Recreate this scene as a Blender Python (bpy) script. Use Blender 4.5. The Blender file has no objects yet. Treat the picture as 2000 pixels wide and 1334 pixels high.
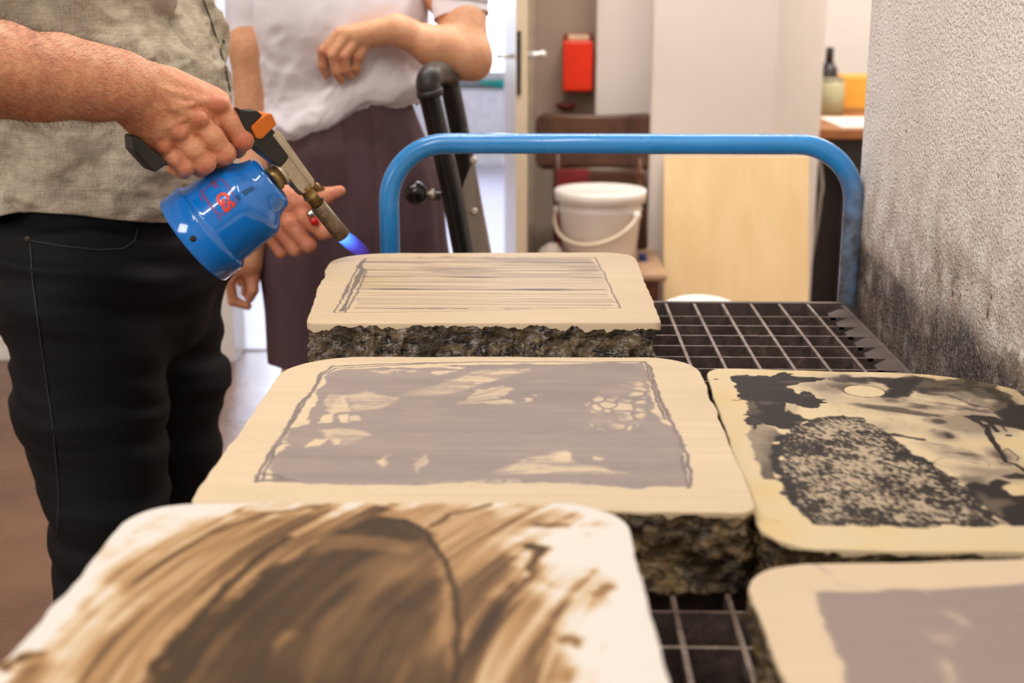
import bpy, bmesh, math, random
import numpy as np
from mathutils import Vector, Matrix

random.seed(7)
RNG = np.random.default_rng(7)
SC = bpy.context.scene
COL = SC.collection

# ------------------------------------------------------------------ camera
CAM_Z = 1.20
FPX = 2583.0                    # focal length in pixels of the 2000 x 1334 frame
PITCH = math.radians(14.5)
YAW = math.radians(1.33)
hv = np.array([-math.sin(YAW), math.cos(YAW), 0.0])
CR = np.array([math.cos(YAW), math.sin(YAW), 0.0])
CF = hv * math.cos(PITCH) + np.array([0, 0, -math.sin(PITCH)])
CU = hv * math.sin(PITCH) + np.array([0, 0, math.cos(PITCH)])
CP = np.array([0.0, 0.0, CAM_Z])
cd = bpy.data.cameras.new('camera')
cd.sensor_width = 36.0
cd.lens = FPX / 2000 * 36.0
cd.clip_start = 0.05
cd.dof.use_dof = True
cd.dof.focus_distance = 1.36
cd.dof.aperture_fstop = 6.0
cam = bpy.data.objects.new('camera', cd)
COL.objects.link(cam)
M = Matrix(((CR[0], CU[0], -CF[0], CP[0]), (CR[1], CU[1], -CF[1], CP[1]), (CR[2], CU[2], -CF[2], CP[2]), (0, 0, 0, 1)))
cam.matrix_world = M
SC.camera = cam

# ------------------------------------------------------------------ world, lamps, exposure
SC.view_settings.view_transform = 'Standard'
SC.view_settings.look = 'None'
SC.view_settings.gamma = 1.0
SC.view_settings.use_curve_mapping = False
SC.view_settings.exposure = -0.17
W = bpy.data.worlds.new('daylight'); SC.world = W
W.use_nodes = True
bg = W.node_tree.nodes['Background']
bg.inputs[0].default_value = (0.80, 0.86, 1.0, 1)
bg.inputs[1].default_value = 3.5


def area(name, loc, target, sx, sy, power, color):
    l = bpy.data.lights.new(name, 'AREA')
    l.shape = 'RECTANGLE'; l.size = sx; l.size_y = sy
    l.energy = power; l.color = color
    o = bpy.data.objects.new(name, l)
    COL.objects.link(o)
    o.location = loc
    o.rotation_euler = (Vector(target) - Vector(loc)).to_track_quat('-Z', 'Y').to_euler()
    return o


WARM = (1.0, 0.94, 0.88)
area('ceiling_lamp_light', (-0.75, -0.3, 2.85), (-0.1, 0.6, 0.8), 0.12, 1.5, 34, WARM)
area('ceiling_lamp_light', (0.05, 0.2, 2.85), (0.15, 0.9, 0.8), 0.12, 1.5, 15, WARM)
area('ceiling_lamp_light', (-0.9, 2.0, 2.9), (-0.7, 2.0, 0.0), 0.12, 1.5, 30, WARM)
area('ceiling_lamp_light', (0.3, 2.85, 2.9), (0.3, 3.9, 0.5), 1.5, 0.12, 54, WARM)
area('ceiling_lamp_light', (1.8, 4.6, 2.9), (1.6, 5.2, 0.5), 1.2, 1.2, 100, (1.0, 0.94, 0.86))
area('side_fill_light', (-2.9, -1.6, 1.8), (0.3, 1.3, 0.9), 1.3, 1.1, 60, (1.0, 0.96, 0.92))  # added fill from behind left, brightens the stained right wall
area('window_daylight', (-0.9, 8.6, 2.0), (-0.8, 5.0, 0.3), 1.8, 1.6, 170, (0.72, 0.80, 1.0))


# ------------------------------------------------------------------ measuring helpers
def ray(px, py):
    d = (px - 1000.0) * CR - (py - 667.0) * CU + FPX * CF
    return d


def at(px, py, Y):
    d = ray(px, py)
    return CP + d * (Y / d[1])


def on(px, py, z):
    d = ray(px, py)
    return CP + d * ((z - CAM_Z) / d[2])


def lin(c):
    c = np.asarray(c, dtype=float) / 255.0
    return np.where(c <= 0.04045, c / 12.92, ((c + 0.055) / 1.055) ** 2.4)


# ------------------------------------------------------------------ noise (numpy)
def _hash(ix, iy, iz, seed):
    h = (ix.astype(np.int64) * 374761393 + iy.astype(np.int64) * 668265263 + iz.astype(np.int64) * 2147483647 + seed * 974634777) & 0xffffffff
    h = ((h ^ (h >> 13)) * 1274126177) & 0xffffffff
    h = (h ^ (h >> 16)) & 0xffffffff
    return h


def vnoise(x, y, z=None, seed=0):
    """smooth value noise, -1..1"""
    x = np.asarray(x, dtype=np.float64); y = np.asarray(y, dtype=np.float64)
    z = np.zeros_like(x) if z is None else np.asarray(z, dtype=np.float64)
    ix, iy, iz = np.floor(x), np.floor(y), np.floor(z)
    fx, fy, fz = x - ix, y - iy, z - iz
    ux, uy, uz = [t * t * t * (t * (t * 6 - 15) + 10) for t in (fx, fy, fz)]
    ix, iy, iz = ix.astype(np.int64), iy.astype(np.int64), iz.astype(np.int64)
    g = lambda a, b, c: _hash(ix + a, iy + b, iz + c, seed) / 4294967295.0 * 2 - 1
    x00 = g(0, 0, 0) * (1 - ux) + g(1, 0, 0) * ux
    x10 = g(0, 1, 0) * (1 - ux) + g(1, 1, 0) * ux
    x01 = g(0, 0, 1) * (1 - ux) + g(1, 0, 1) * ux
    x11 = g(0, 1, 1) * (1 - ux) + g(1, 1, 1) * ux
    return (x00 * (1 - uy) + x10 * uy) * (1 - uz) + (x01 * (1 - uy) + x11 * uy) * uz


def fbm(x, y, z=None, seed=0, oct=4, gain=0.5):
    t = 0.0; a = 1.0; n = 0.0; f = 1.0
    for i in range(oct):
        t = t + a * vnoise(x * f, y * f, None if z is None else z * f, seed + i * 17)
        n += a; a *= gain; f *= 2.03
    return t / n * 1.5


def sstep(a, b, x):
    t = np.clip((x - a) / (b - a), 0, 1)
    return t * t * (3 - 2 * t)


# ------------------------------------------------------------------ object helpers
def tag(o, label=None, cat=None, group=None, kind=None):
    if label: o['label'] = label
    if cat: o['category'] = cat
    if group: o['group'] = group
    if kind: o['kind'] = kind
    return o


def empty(name, loc=(0, 0, 0), label=None, cat=None, group=None):
    o = bpy.data.objects.new(name, None)
    COL.objects.link(o)
    o.location = loc
    o.empty_display_size = 0.05
    tag(o, label, cat, group)
    return o


def link(name, me, mats, parent=None, smooth=True):
    o = bpy.data.objects.new(name, me)
    COL.objects.link(o)
    if not isinstance(mats, (list, tuple)): mats = [mats]
    for m in mats:
        if m: me.materials.append(m)
    if smooth:
        me.polygons.foreach_set('use_smooth', [True] * len(me.polygons))
    if parent is not None:
        o.parent = parent
        o.location = -parent.location if parent.parent is None else Vector((0, 0, 0))   # meshes are built in world coordinates
    return o


def mesh_np(name, V, F):
    """V (n,3), F (m,4) or (m,3) arrays"""
    me = bpy.data.meshes.new(name)
    V = np.ascontiguousarray(V, dtype=np.float32); F = np.ascontiguousarray(F, dtype=np.int32)
    k = F.shape[1]
    me.vertices.add(len(V)); me.vertices.foreach_set('co', V.ravel())
    me.loops.add(F.size); me.loops.foreach_set('vertex_index', F.ravel())
    me.polygons.add(len(F)); me.polygons.foreach_set('loop_start', np.arange(0, F.size, k, dtype=np.int32))
    me.update(calc_edges=True)
    me.validate()
    return me


def set_color(me, name, C):
    at_ = me.color_attributes.new(name, 'FLOAT_COLOR', 'POINT')
    n = len(me.vertices)
    A = np.ones((n, 4), dtype=np.float32); A[:, :3] = C
    at_.data.foreach_set('color', A.ravel())


def bm_obj(name, bm, mats, parent=None, smooth=False):
    me = bpy.data.meshes.new(name)
    bmesh.ops.recalc_face_normals(bm, faces=bm.faces)
    bm.to_mesh(me); bm.free()
    o = link(name, me, mats, parent, smooth)
    return o


def box(bm, x0, x1, y0, y1, z0, z1, bev=0.0, seg=2, mat=0):
    v = [bm.verts.new((x, y, z)) for z in (z0, z1) for y in (y0, y1) for x in (x0, x1)]
    fs = [bm.faces.new([v[i] for i in f]) for f in ((0, 2, 3, 1), (4, 5, 7, 6), (0, 1, 5, 4), (2, 6, 7, 3), (0, 4, 6, 2), (1, 3, 7, 5))]
    for f in fs: f.material_index = mat
    if bev > 0:
        es = list({e for f in fs for e in f.edges})
        r = bmesh.ops.bevel(bm, geom=es, offset=bev, segments=seg, affect='EDGES', profile=0.5)
        for f in r['faces']: f.material_index = mat
    return v


def box_obj(name, b, mat, parent=None, bev=0.0, seg=2):
    bm = bmesh.new(); box(bm, *b, bev=bev, seg=seg)
    return bm_obj(name, bm, mat, parent)


def frames(P, closed=False):
    P = [Vector(p) for p in P]
    n = len(P); T = []
    for i in range(n):
        a = P[(i - 1) % n] if (closed or i > 0) else P[0]
        b = P[(i + 1) % n] if (closed or i < n - 1) else P[-1]
        T.append((b - a).normalized())
    up = Vector((0, 0, 1)) if abs(T[0].z) < 0.9 else Vector((1, 0, 0))
    N = (up - T[0] * up.dot(T[0])).normalized()
    out = []
    for i in range(n):
        N = (N - T[i] * N.dot(T[i])).normalized()
        out.append((P[i], T[i], N, T[i].cross(N)))
    return out


def tube(bm, P, R, seg=16, cap=True, closed=False, mat=0, flat=1.0):
    fr = frames(P, closed)
    rs = R if isinstance(R, (list, tuple, np.ndarray)) else [R] * len(P)
    rings = []
    for (p, t, n, b), r in zip(fr, rs):
        rings.append([bm.verts.new(p + n * (math.cos(a) * r) + b * (math.sin(a) * r * flat)) for a in [2 * math.pi * k / seg for k in range(seg)]])
    m = len(rings)
    for i in range(m if closed else m - 1):
        A, B = rings[i], rings[(i + 1) % m]
        for k in range(seg):
            f = bm.faces.new((A[k], A[(k + 1) % seg], B[(k + 1) % seg], B[k])); f.material_index = mat; f.smooth = True
    if cap and not closed:
        f = bm.faces.new(rings[0][::-1]); f.material_index = mat
        f = bm.faces.new(rings[-1]); f.material_index = mat


def tube_obj(name, P, R, mat, parent=None, seg=16, closed=False, flat=1.0):
    bm = bmesh.new(); tube(bm, P, R, seg, closed=closed, flat=flat)
    o = bm_obj(name, bm, mat, parent)
    o.data.polygons.foreach_set('use_smooth', [len(p.vertices) == 4 for p in o.data.polygons])
    return o


def lathe(bm, base, axis, prof, seg=48, mat=0, capends=True):
    """prof: list of (h, r) along axis from base"""
    a = Vector(axis).normalized(); base = Vector(base)
    up = Vector((0, 0, 1)) if abs(a.z) < 0.9 else Vector((1, 0, 0))
    n = (up - a * up.dot(a)).normalized(); b = a.cross(n)
    rings = []
    for h, r in prof:
        rings.append([bm.verts.new(base + a * h + n * (math.cos(t) * r) + b * (math.sin(t) * r)) for t in [2 * math.pi * k / seg for k in range(seg)]])
    for A, B in zip(rings[:-1], rings[1:]):
        for k in range(seg):
            f = bm.faces.new((A[k], A[(k + 1) % seg], B[(k + 1) % seg], B[k])); f.material_index = mat; f.smooth = True
    if capends:
        f = bm.faces.new(rings[0][::-1]); f.material_index = mat
        f = bm.faces.new(rings[-1]); f.material_index = mat


def lathe_obj(name, base, axis, prof, mat, parent=None, seg=48, capends=True):
    bm = bmesh.new(); lathe(bm, base, axis, prof, seg, capends=capends)
    o = bm_obj(name, bm, mat, parent)
    o.data.polygons.foreach_set('use_smooth', [len(p.vertices) == 4 for p in o.data.polygons])
    return o


def prism_obj(name, pts, off, mat, parent=None, bev=0.0, seg=2):
    """pts: list of 3D points of a planar outline, off: extrusion vector (centred)"""
    bm = bmesh.new(); off = Vector(off)
    A = [bm.verts.new(Vector(p) - off / 2) for p in pts]
    B = [bm.verts.new(Vector(p) + off / 2) for p in pts]
    n = len(pts)
    bm.faces.new(A[::-1]); bm.faces.new(B)
    for i in range(n): bm.faces.new((A[i], A[(i + 1) % n], B[(i + 1) % n], B[i]))
    if bev > 0:
        bmesh.ops.bevel(bm, geom=list(bm.edges), offset=bev, segments=seg, affect='EDGES', profile=0.5)
    return bm_obj(name, bm, mat, parent)


def smooth_path(P, n=8):
    """Catmull-Rom through the points"""
    P = [Vector(p) for p in P]
    out = []
    for i in range(len(P) - 1):
        p0 = P[max(i - 1, 0)]; p1 = P[i]; p2 = P[i + 1]; p3 = P[min(i + 2, len(P) - 1)]
        for k in range(n):
            t = k / n
            out.append(0.5 * ((2 * p1) + (p2 - p0) * t + (2 * p0 - 5 * p1 + 4 * p2 - p3) * t * t + (3 * p1 - p0 - 3 * p2 + p3) * t ** 3))
    out.append(P[-1])
    return out


# ------------------------------------------------------------------ material helpers
class NT:
    def __init__(self, name):
        self.m = bpy.data.materials.new(name); self.m.use_nodes = True
        self.t = self.m.node_tree; self.b = self.t.nodes['Principled BSDF']
        self.tc = self.t.nodes.new('ShaderNodeTexCoord')

    def n(self, kind, **kw):
        o = self.t.nodes.new('ShaderNode' + kind)
        for k, v in kw.items():
            if k in o.inputs.keys() or k.replace('_', ' ') in o.inputs.keys():
                s = o.inputs[k if k in o.inputs.keys() else k.replace('_', ' ')]
                if hasattr(v, 'is_output') or isinstance(v, bpy.types.NodeSocket): self.t.links.new(v, s)
                else: s.default_value = v
            else: setattr(o, k, v)
        return o

    def l(self, a, b): self.t.links.new(a, b)

    def map(self, scale=(1, 1, 1), rot=(0, 0, 0), loc=(0, 0, 0)):
        m = self.n('Mapping'); m.inputs['Scale'].default_value = scale; m.inputs['Rotation'].default_value = rot
        m.inputs['Location'].default_value = loc
        self.l(self.tc.outputs['Object'], m.inputs['Vector']); return m.outputs[0]

    def noise(self, scale, detail=4, rough=0.55, vec=None, dist=0.0):
        o = self.n('TexNoise'); o.inputs['Scale'].default_value = scale; o.inputs['Detail'].default_value = detail
        o.inputs['Roughness'].default_value = rough; o.inputs['Distortion'].default_value = dist
        self.l(vec if vec is not None else self.tc.outputs['Object'], o.inputs['Vector']); return o.outputs['Fac']

    def voro(self, scale, vec=None, feat='F1', out='Distance'):
        o = self.n('TexVoronoi'); o.feature = feat; o.inputs['Scale'].default_value = scale
        self.l(vec if vec is not None else self.tc.outputs['Object'], o.inputs['Vector']); return o.outputs[out]

    def ramp(self, fac, stops, interp='LINEAR'):
        r = self.n('ValToRGB'); r.color_ramp.interpolation = interp
        e = r.color_ramp.elements
        while len(e) < len(stops): e.new(0.5)
        for i, (p, c) in enumerate(stops):
            e[i].position = p
            e[i].color = (c[0], c[1], c[2], 1) if hasattr(c, '__len__') else (c, c, c, 1)
        self.l(fac, r.inputs[0]); return r.outputs[0]

    def mix(self, fac, a, b, mode='MIX'):
        m = self.n('Mix'); m.data_type = 'RGBA'; m.blend_type = mode
        for s, v in ((m.inputs[0], fac), (m.inputs[6], a), (m.inputs[7], b)):
            if isinstance(v, bpy.types.NodeSocket): self.l(v, s)
            elif hasattr(v, '__len__'): s.default_value = (v[0], v[1], v[2], 1)
            else: s.default_value = v
        return m.outputs[2]

    def math(self, op, a, b=0.5, c=None, clamp=False):
        m = self.n('Math'); m.operation = op; m.use_clamp = clamp
        for i, v in enumerate((a, b, c)):
            if v is None: continue
            if isinstance(v, bpy.types.NodeSocket): self.l(v, m.inputs[i])
            else: m.inputs[i].default_value = v
        return m.outputs[0]

    def bump(self, h, dist=0.001, strength=1.0, prev=None):
        b = self.n('Bump'); b.inputs['Distance'].default_value = dist; b.inputs['Strength'].default_value = strength
        self.l(h, b.inputs['Height'])
        if prev is not None: self.l(prev, b.inputs['Normal'])
        return b.outputs[0]

    def attr(self, name, out='Color'):
        a = self.n('Attribute'); a.attribute_name = name; return a.outputs[out]

    def sep(self):
        s = self.n('SeparateXYZ'); self.l(self.tc.outputs['Object'], s.inputs[0]); return s.outputs

    def done(self, color=None, rough=0.5, normal=None, metal=0.0, spec=0.5, coat=0.0, sss=0.0):
        b = self.b
        for key, v in (('Base Color', color), ('Roughness', rough), ('Normal', normal), ('Metallic', metal), ('Specular IOR Level', spec), ('Coat Weight', coat), ('Subsurface Weight', sss)):
            if v is None: continue
            s = b.inputs[key]
            if isinstance(v, bpy.types.NodeSocket): self.l(v, s)
            elif hasattr(v, '__len__'): s.default_value = (v[0], v[1], v[2], 1)
            else: s.default_value = v
        return self.m


def plain(name, rgb, rough=0.5, metal=0.0, var=0.06, scale=20, bump=0.0, bscale=200, spec=0.5, coat=0.0):
    """a procedural material: sRGB colour with slight mottling and grain"""
    c = lin(rgb)
    t = NT(name)
    f = t.noise(scale, 4)
    lo = c * (1 - var * 2); hi = np.minimum(c * (1 + var * 2), 1)
    col = t.ramp(f, [(0.3, lo), (0.7, hi)])
    nrm = t.bump(t.noise(bscale, 3), bump) if bump else None
    return t.done(col, rough, nrm, metal, spec, coat)

DECK = 0.80


def rrect_k(s, t, W2, D2, rs):
    """scale factor so that a point of the square's border lands on the rounded rectangle"""
    X, Y = s * W2, t * D2
    sx = np.where(X >= 0, 1, 0); sy = np.where(Y >= 0, 1, 0)
    r = np.choose(sy * 2 + sx, rs)          # FL, FR, BL, BR
    r = np.maximum(r, 1e-4)
    lo = np.zeros_like(X); hi = np.ones_like(X)
    p = 2.15
    for _ in range(26):
        k = (lo + hi) / 2
        qx = np.maximum(np.abs(X) * k - (W2 - r), 0) / r; qy = np.maximum(np.abs(Y) * k - (D2 - r), 0) / r
        inside = (qx ** p + qy ** p) < 1
        lo = np.where(inside, k, lo); hi = np.where(inside, hi, k)
    return (lo + hi) / 2



# ------------------------------------------------------------------ the room
def plaster(name, rgb, var=0.03, bump=0.0015, bs=60, rough=0.85):
    t = NT(name); c = lin(rgb)
    col = t.ramp(t.noise(3.5, 4), [(0.3, c * (1 - var)), (0.7, np.minimum(c * (1 + var), 1))])
    return t.done(col, rough, t.bump(t.noise(bs, 4), bump, 0.6), spec=0.2)


def dirty_plaster():
    t = NT('stained_rough_plaster')
    s = t.sep()
    big = t.noise(5, 5, 0.6); mid = t.noise(26, 6, 0.7); fine = t.noise(260, 4, 0.65)
    stretched = t.noise(30, 5, 0.7, t.map(scale=(1, 1, 0.25)))
    base = t.ramp(big, [(0.3, lin((236, 226, 216))), (0.7, lin((248, 240, 232)))])
    # height above the deck, wavering
    z = t.math('ADD', s[2], t.math('MULTIPLY', t.math('SUBTRACT', mid, 0.5), 0.08))
    z = t.math('ADD', z, t.math('MULTIPLY', t.math('SUBTRACT', big, 0.5), 0.07))
    def below(a, b):            # 1 under height a, 0 above b
        m = t.n('MapRange'); m.inputs['From Min'].default_value = b; m.inputs['From Max'].default_value = a
        t.l(z, m.inputs['Value']); return m.outputs[0]
    # faint brown tide stains, fading upwards
    col = t.mix(t.math('MULTIPLY', t.math('MULTIPLY', below(0.90, 1.12), t.ramp(mid, [(.40, .1), (.60, 1.0)])), .55), base, lin((168, 142, 120)))
    col = t.mix(t.math('MULTIPLY', t.math('MULTIPLY', below(0.88, 1.0), t.ramp(mid, [(.38, .15), (.60, 1.0)])), .65), col, lin((136, 110, 88)))
    blot = t.ramp(t.noise(11, 5, .7), [(.56, 0.0), (.66, 1.0)])
    col = t.mix(t.math('MULTIPLY', t.math('MULTIPLY', below(0.90, 0.99), blot), .8), col, lin((104, 84, 62)))
    # grime under the splash line, with black soot patches
    col = t.mix(t.math('MULTIPLY', below(0.866, 0.890), t.ramp(stretched, [(.30, .95), (.66, .55)])), col, lin((84, 70, 62)))
    grit = t.noise(120, 4, .75)
    soot = t.math('MULTIPLY', t.math('MULTIPLY', below(0.872, 0.900), t.math('SUBTRACT', 1.0, t.math('MULTIPLY', below(0.79, 0.835), .75))), t.ramp(t.noise(13, 5, .75), [(.40, 0.0), (.54, .97)]))
    col = t.mix(t.math('MULTIPLY', soot, t.ramp(grit, [(.36, 1.0), (.62, .30)])), col, lin((40, 35, 34)))
    col = t.mix(t.math('MULTIPLY', below(0.95, 1.25), t.ramp(grit, [(.54, 0.0), (.70, .35)])), col, lin((150, 126, 106)))
    # spatter specks
    sp = t.math('LESS_THAN', t.voro(60, t.map(scale=(1, 1, 0.7))), t.math('MULTIPLY', t.ramp(t.noise(16, 3), [(0.48, 0.0), (0.72, 0.36)]), t.math('ADD', t.math('MULTIPLY', below(.85, 1.1), .8), .35)))
    col = t.mix(t.math('MULTIPLY', sp, 0.8), col, lin((74, 58, 46)))
    lumps = t.noise(210, 3, .6)
    col = t.mix(t.math('MULTIPLY', t.ramp(lumps, [(.54, 0.0), (.68, .7)]), t.ramp(z, [(.0, .2), (.84, .2), (.95, 1.0)])), col, lin((236, 226, 216)))
    pebbles = t.voro(330, t.map(scale=(1, 1, 0.8)), 'SMOOTH_F1')
    h = t.math('ADD', t.math('MULTIPLY', t.ramp(pebbles, [(0.1, 1.0), (0.45, 0.0)]), t.ramp(mid, [(0.4, 0.15), (0.62, 1.0)])), t.math('MULTIPLY', fine, 0.6))
    h = t.math('ADD', h, t.math('MULTIPLY', mid, 1.5))
    h = t.math('ADD', h, t.math('MULTIPLY', t.ramp(lumps, [(.45, 0.0), (.68, 1.0)]), 1.4))
    return t.done(col, 0.8, t.bump(h, 0.0022, 0.85), spec=0.25)


white_wall = plaster('white_plaster', (216, 206, 197))
pale_wall = plaster('pale_plaster', (222, 212, 204))
grey_wall = plaster('grey_brown_plaster', (172, 154, 138))
bright_wall = plaster('bright_plaster', (236, 230, 224))
ceil_mat = plaster('ceiling_paint', (225, 220, 212))


def struct(o): o['kind'] = 'structure'; return o


XW = on(1686, 598, DECK)[0]           # the stained wall's surface
floor_mat = NT('brown_sealed_floor')
fc = floor_mat.ramp(floor_mat.noise(2.2, 5, 0.6), [(0.3, lin((92, 60, 42))), (0.7, lin((126, 88, 62)))])
floor_mat = floor_mat.done(fc, floor_mat.ramp(floor_mat.noise(7, 3), [(0.3, 0.22), (0.7, 0.34)]), floor_mat.bump(floor_mat.noise(30, 3), 0.0008, 0.4), spec=0.6)
floor2_mat = plain('pale_tiled_floor', (176, 172, 186), 0.25, var=0.03, scale=3)

struct(box_obj('floor', (-3.6, 3.6, -2.6, 10.2, -0.10, 0.0), floor_mat))
struct(box_obj('ceiling', (-3.6, 3.6, -2.6, 10.2, 3.0, 3.1), ceil_mat))
bmw = bmesh.new(); box(bmw, XW, XW + 0.16, -2.6, 1.818, 0.0, 3.0, bev=0.006, seg=2)
wr = struct(bm_obj('wall_right', bmw, dirty_plaster()))
struct(box_obj('wall_left', (-3.6, -3.5, -2.6, 10.2, 0.0, 3.0), pale_wall))
struct(box_obj('wall_front', (-3.5, XW, -2.6, -2.5, 0.0, 3.0), white_wall))
struct(box_obj('wall_far_right', (3.5, 3.6, 1.93, 6.9, 0.0, 3.0), bright_wall))
struct(box_obj('wall_beside', (XW + 0.155, 3.5, 1.69, 1.818, 0.0, 3.0), white_wall))

YB = 4.35
xdl = at(430, 650, YB)[0]             # doorway, left and right
xdr = at(1022, 300, YB)[0]
xa = at(1160, 200, YB)[0]; xb = at(1268, 200, 4.02)[0]
struct(box_obj('wall_back', (-3.5, xdl, YB, YB + 0.14, 0.0, 3.0), white_wall))
struct(box_obj('wall_back', (xdl, xdr, YB, YB + 0.14, 2.1, 3.0), white_wall))
struct(box_obj('wall_recess', (xdr, xa, YB, YB + 0.14, 0.0, 3.0), grey_wall))
struct(box_obj('wall_niche', (xa, xb + 0.05, YB - 0.14, YB + 0.14, 0.0, 3.0), pale_wall, bev=0.004))
# pillar with a rounded, slanted right-hand flank
pa = [at(1268, 300, 4.02), at(1512, 300, 4.02), at(1530, 300, 4.06), at(1600, 300, 4.45), at(1268, 300, 4.49)]
pts = [(p[0], p[1], 1.5) for p in pa]
struct(prism_obj('wall_pillar', pts, (0, 0, 3.0), white_wall, bev=0.012, seg=3))
struct(box_obj('baseboard_back', (-3.5, xdl - 0.02, YB - 0.018, YB, 0.0, 0.085), plain('white_skirting', (226, 222, 214), 0.4), bev=0.004))
xp = at(1600, 300, 4.45)[0]
struct(box_obj('wall_partition', (xp - 0.25, xp - 0.10, 4.44, 6.8, 0.0, 3.0), bright_wall))
struct(box_obj('wall_far', (xp - 0.25, 3.5, 6.8, 6.9, 0.0, 3.0), bright_wall))

# next room behind the doorway, with a daylight window
YF = 10.0
wz = 0.62
struct(box_obj('wall_end', (-3.5, 3.5, YF, YF + 0.15, 0.0, wz), bright_wall))
struct(box_obj('wall_end', (-3.5, 3.5, YF, YF + 0.15, 2.5, 3.0), bright_wall))
struct(box_obj('wall_end', (-3.5, -2.6, YF, YF + 0.15, wz, 2.5), bright_wall))
struct(box_obj('wall_end', (1.2, 3.5, YF, YF + 0.15, wz, 2.5), bright_wall))
wf = struct(empty('window_1', (-0.7, YF, wz)))
framem = plain('window_frame_paint', (214, 212, 214), 0.4)
bm = bmesh.new()
for x0, x1, z0, z1 in ((-2.6, 1.2, wz, wz + .06), (-2.6, 1.2, 2.44, 2.5), (-2.6, -2.54, wz, 2.5), (1.14, 1.2, wz, 2.5), (-0.9, -0.84, wz, 2.5)):
    box(bm, x0, x1, YF + .03, YF + .09, z0, z1)
bm_obj('window_frame', bm, framem, wf)
gl = NT('window_glass'); gl.b.inputs['Transmission Weight'].default_value = 1.0
gm = gl.done(gl.ramp(gl.noise(2), [(0, (.96, .98, 1)), (1, (1, 1, 1))]), 0.0)
box_obj('window_pane', (-2.56, 1.16, YF + .055, YF + .060, wz + .04, 2.46), gm, wf)
box_obj('window_sill', (-2.7, 1.3, YF - 0.12, YF + .03, wz - .03, wz), plain('grey_sill', (120, 132, 134), 0.4), wf, bev=.004)
struct(box_obj('floor_2', (-3.5, 0.8, 4.49, 9.98, 0.0, 0.006), floor2_mat))
# teal cloth on the sill, white radiator below
bm = bmesh.new()
g = bmesh.ops.create_grid(bm, x_segments=24, y_segments=14, size=0.5)
cx = at(972, 178, YF - .13)
for v in bm.verts:
    u, w_ = v.co.x, v.co.y
    v.co = Vector((cx[0] + u * 0.26, YF - 0.135 - 0.006 * math.sin(u * 30), wz + 0.008 + (w_ - .5) * 0.07 * (0.35 + 0.65 * (u + .5))))
bmesh.ops.solidify(bm, geom=list(bm.faces), thickness=0.003)
o = bm_obj('hanging_cloth', bm, plain('teal_fabric', (40, 190, 180), 0.8), None, True)
tag(o, 'small teal cloth hanging from the grey window sill beyond the door', 'cloth')
rad = empty('radiator', (cx[0] - .3, YF - .1, 0.1), 'white panel radiator under the far bright window', 'radiator')
bm = bmesh.new()
box(bm, cx[0] - .95, cx[0] + .40, YF - .095, YF - .03, .10, .56, bev=.008)
for i in range(26):
    box(bm, cx[0] - .93 + i * .05, cx[0] - .93 + i * .05 + .036, YF - .099, YF - .09, .13, .53, bev=.003)
bm_obj('panel', bm, plain('radiator_enamel', (226, 224, 226), 0.35), rad)
bm = bmesh.new(); box(bm, cx[0] - .96, cx[0] + .42, YF - .075, YF - .05, .0, .12)
bm_obj('foot', bm, plain('radiator_enamel', (226, 224, 226), 0.35), rad)

# door leaf standing open edge-on
dl = struct(empty('door_1', (xdr, YB, 0)))
leafm = plain('door_paint_white', (216, 210, 206), 0.35, var=0.01)
edgem = plain('door_edge_cream', (206, 188, 158), 0.5, var=0.02)
x1 = at(1030, 300, 3.45)[0]; th_ = 0.030
x0 = x1 - th_
a = Vector((x0, 3.45)); 
bm = bmesh.new()
xh = at(1022, 300, YB)[0]
# hinge end slightly to the left, so that the left face is seen foreshortened
vv = [(x0, 3.45), (x1, 3.45), (xh - .035 + th_ * 0.3, YB - .005), (xh - .035 - th_ * 0.9, YB - .005)]
V0 = [bm.verts.new((x, y, .012)) for x, y in vv]; V1 = [bm.verts.new((x, y, 2.07)) for x, y in vv]
bm.faces.new(V0[::-1]); bm.faces.new(V1)
for i in range(4):
    f = bm.faces.new((V0[i], V0[(i + 1) % 4], V1[(i + 1) % 4], V1[i]))
    f.material_index = 1 if i == 0 else 0
lf = bm_obj('door_leaf', bm, [leafm, edgem], dl)
lk0 = at(1014, 60, 3.448); lk1 = at(1014, 185, 3.448)
box_obj('lock_plate', (lk0[0] - .006, lk0[0] + .004, 3.444, 3.452, lk1[2], lk0[2]), plain('dark_steel', (70, 66, 64), 0.35, 0.8), dl, bev=.001)
metal = plain('brushed_handle', (206, 200, 194), 0.3, 0.7, var=.02)
h = at(1034, 108, 3.50)
tube_obj('door_handle', smooth_path([(h[0] - .012, 3.50, h[2]), (h[0] + .012, 3.50, h[2]), (h[0] + .030, 3.505, h[2]), (h[0] + .036, 3.54, h[2]), (h[0] + .036, 3.62, h[2])]), .010, metal, dl)
h = at(1036, 108, 3.47)
tube_obj('door_handle', [(h[0] - .005, 3.47, h[2]), (h[0] + .036, 3.47, h[2])], .0095, metal, dl)
h = at(978, 110, 3.50)
tube_obj('door_handle', [(h[0] - .012, 3.50, h[2]), (h[0] + .035, 3.50, h[2])], .005, metal, dl)
# frame of the doorway
struct(box_obj('trim_1', (xdl - .03, xdl + .05, YB - .02, YB + .16, 0.0, 2.15), leafm, bev=.003))
struct(box_obj('trim_2', (xdr + .0, xdr + .035, YB - .02, YB + .16, 0.0, 2.15), plain('jamb_paint', (190, 172, 150), 0.5), bev=.003))

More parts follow.
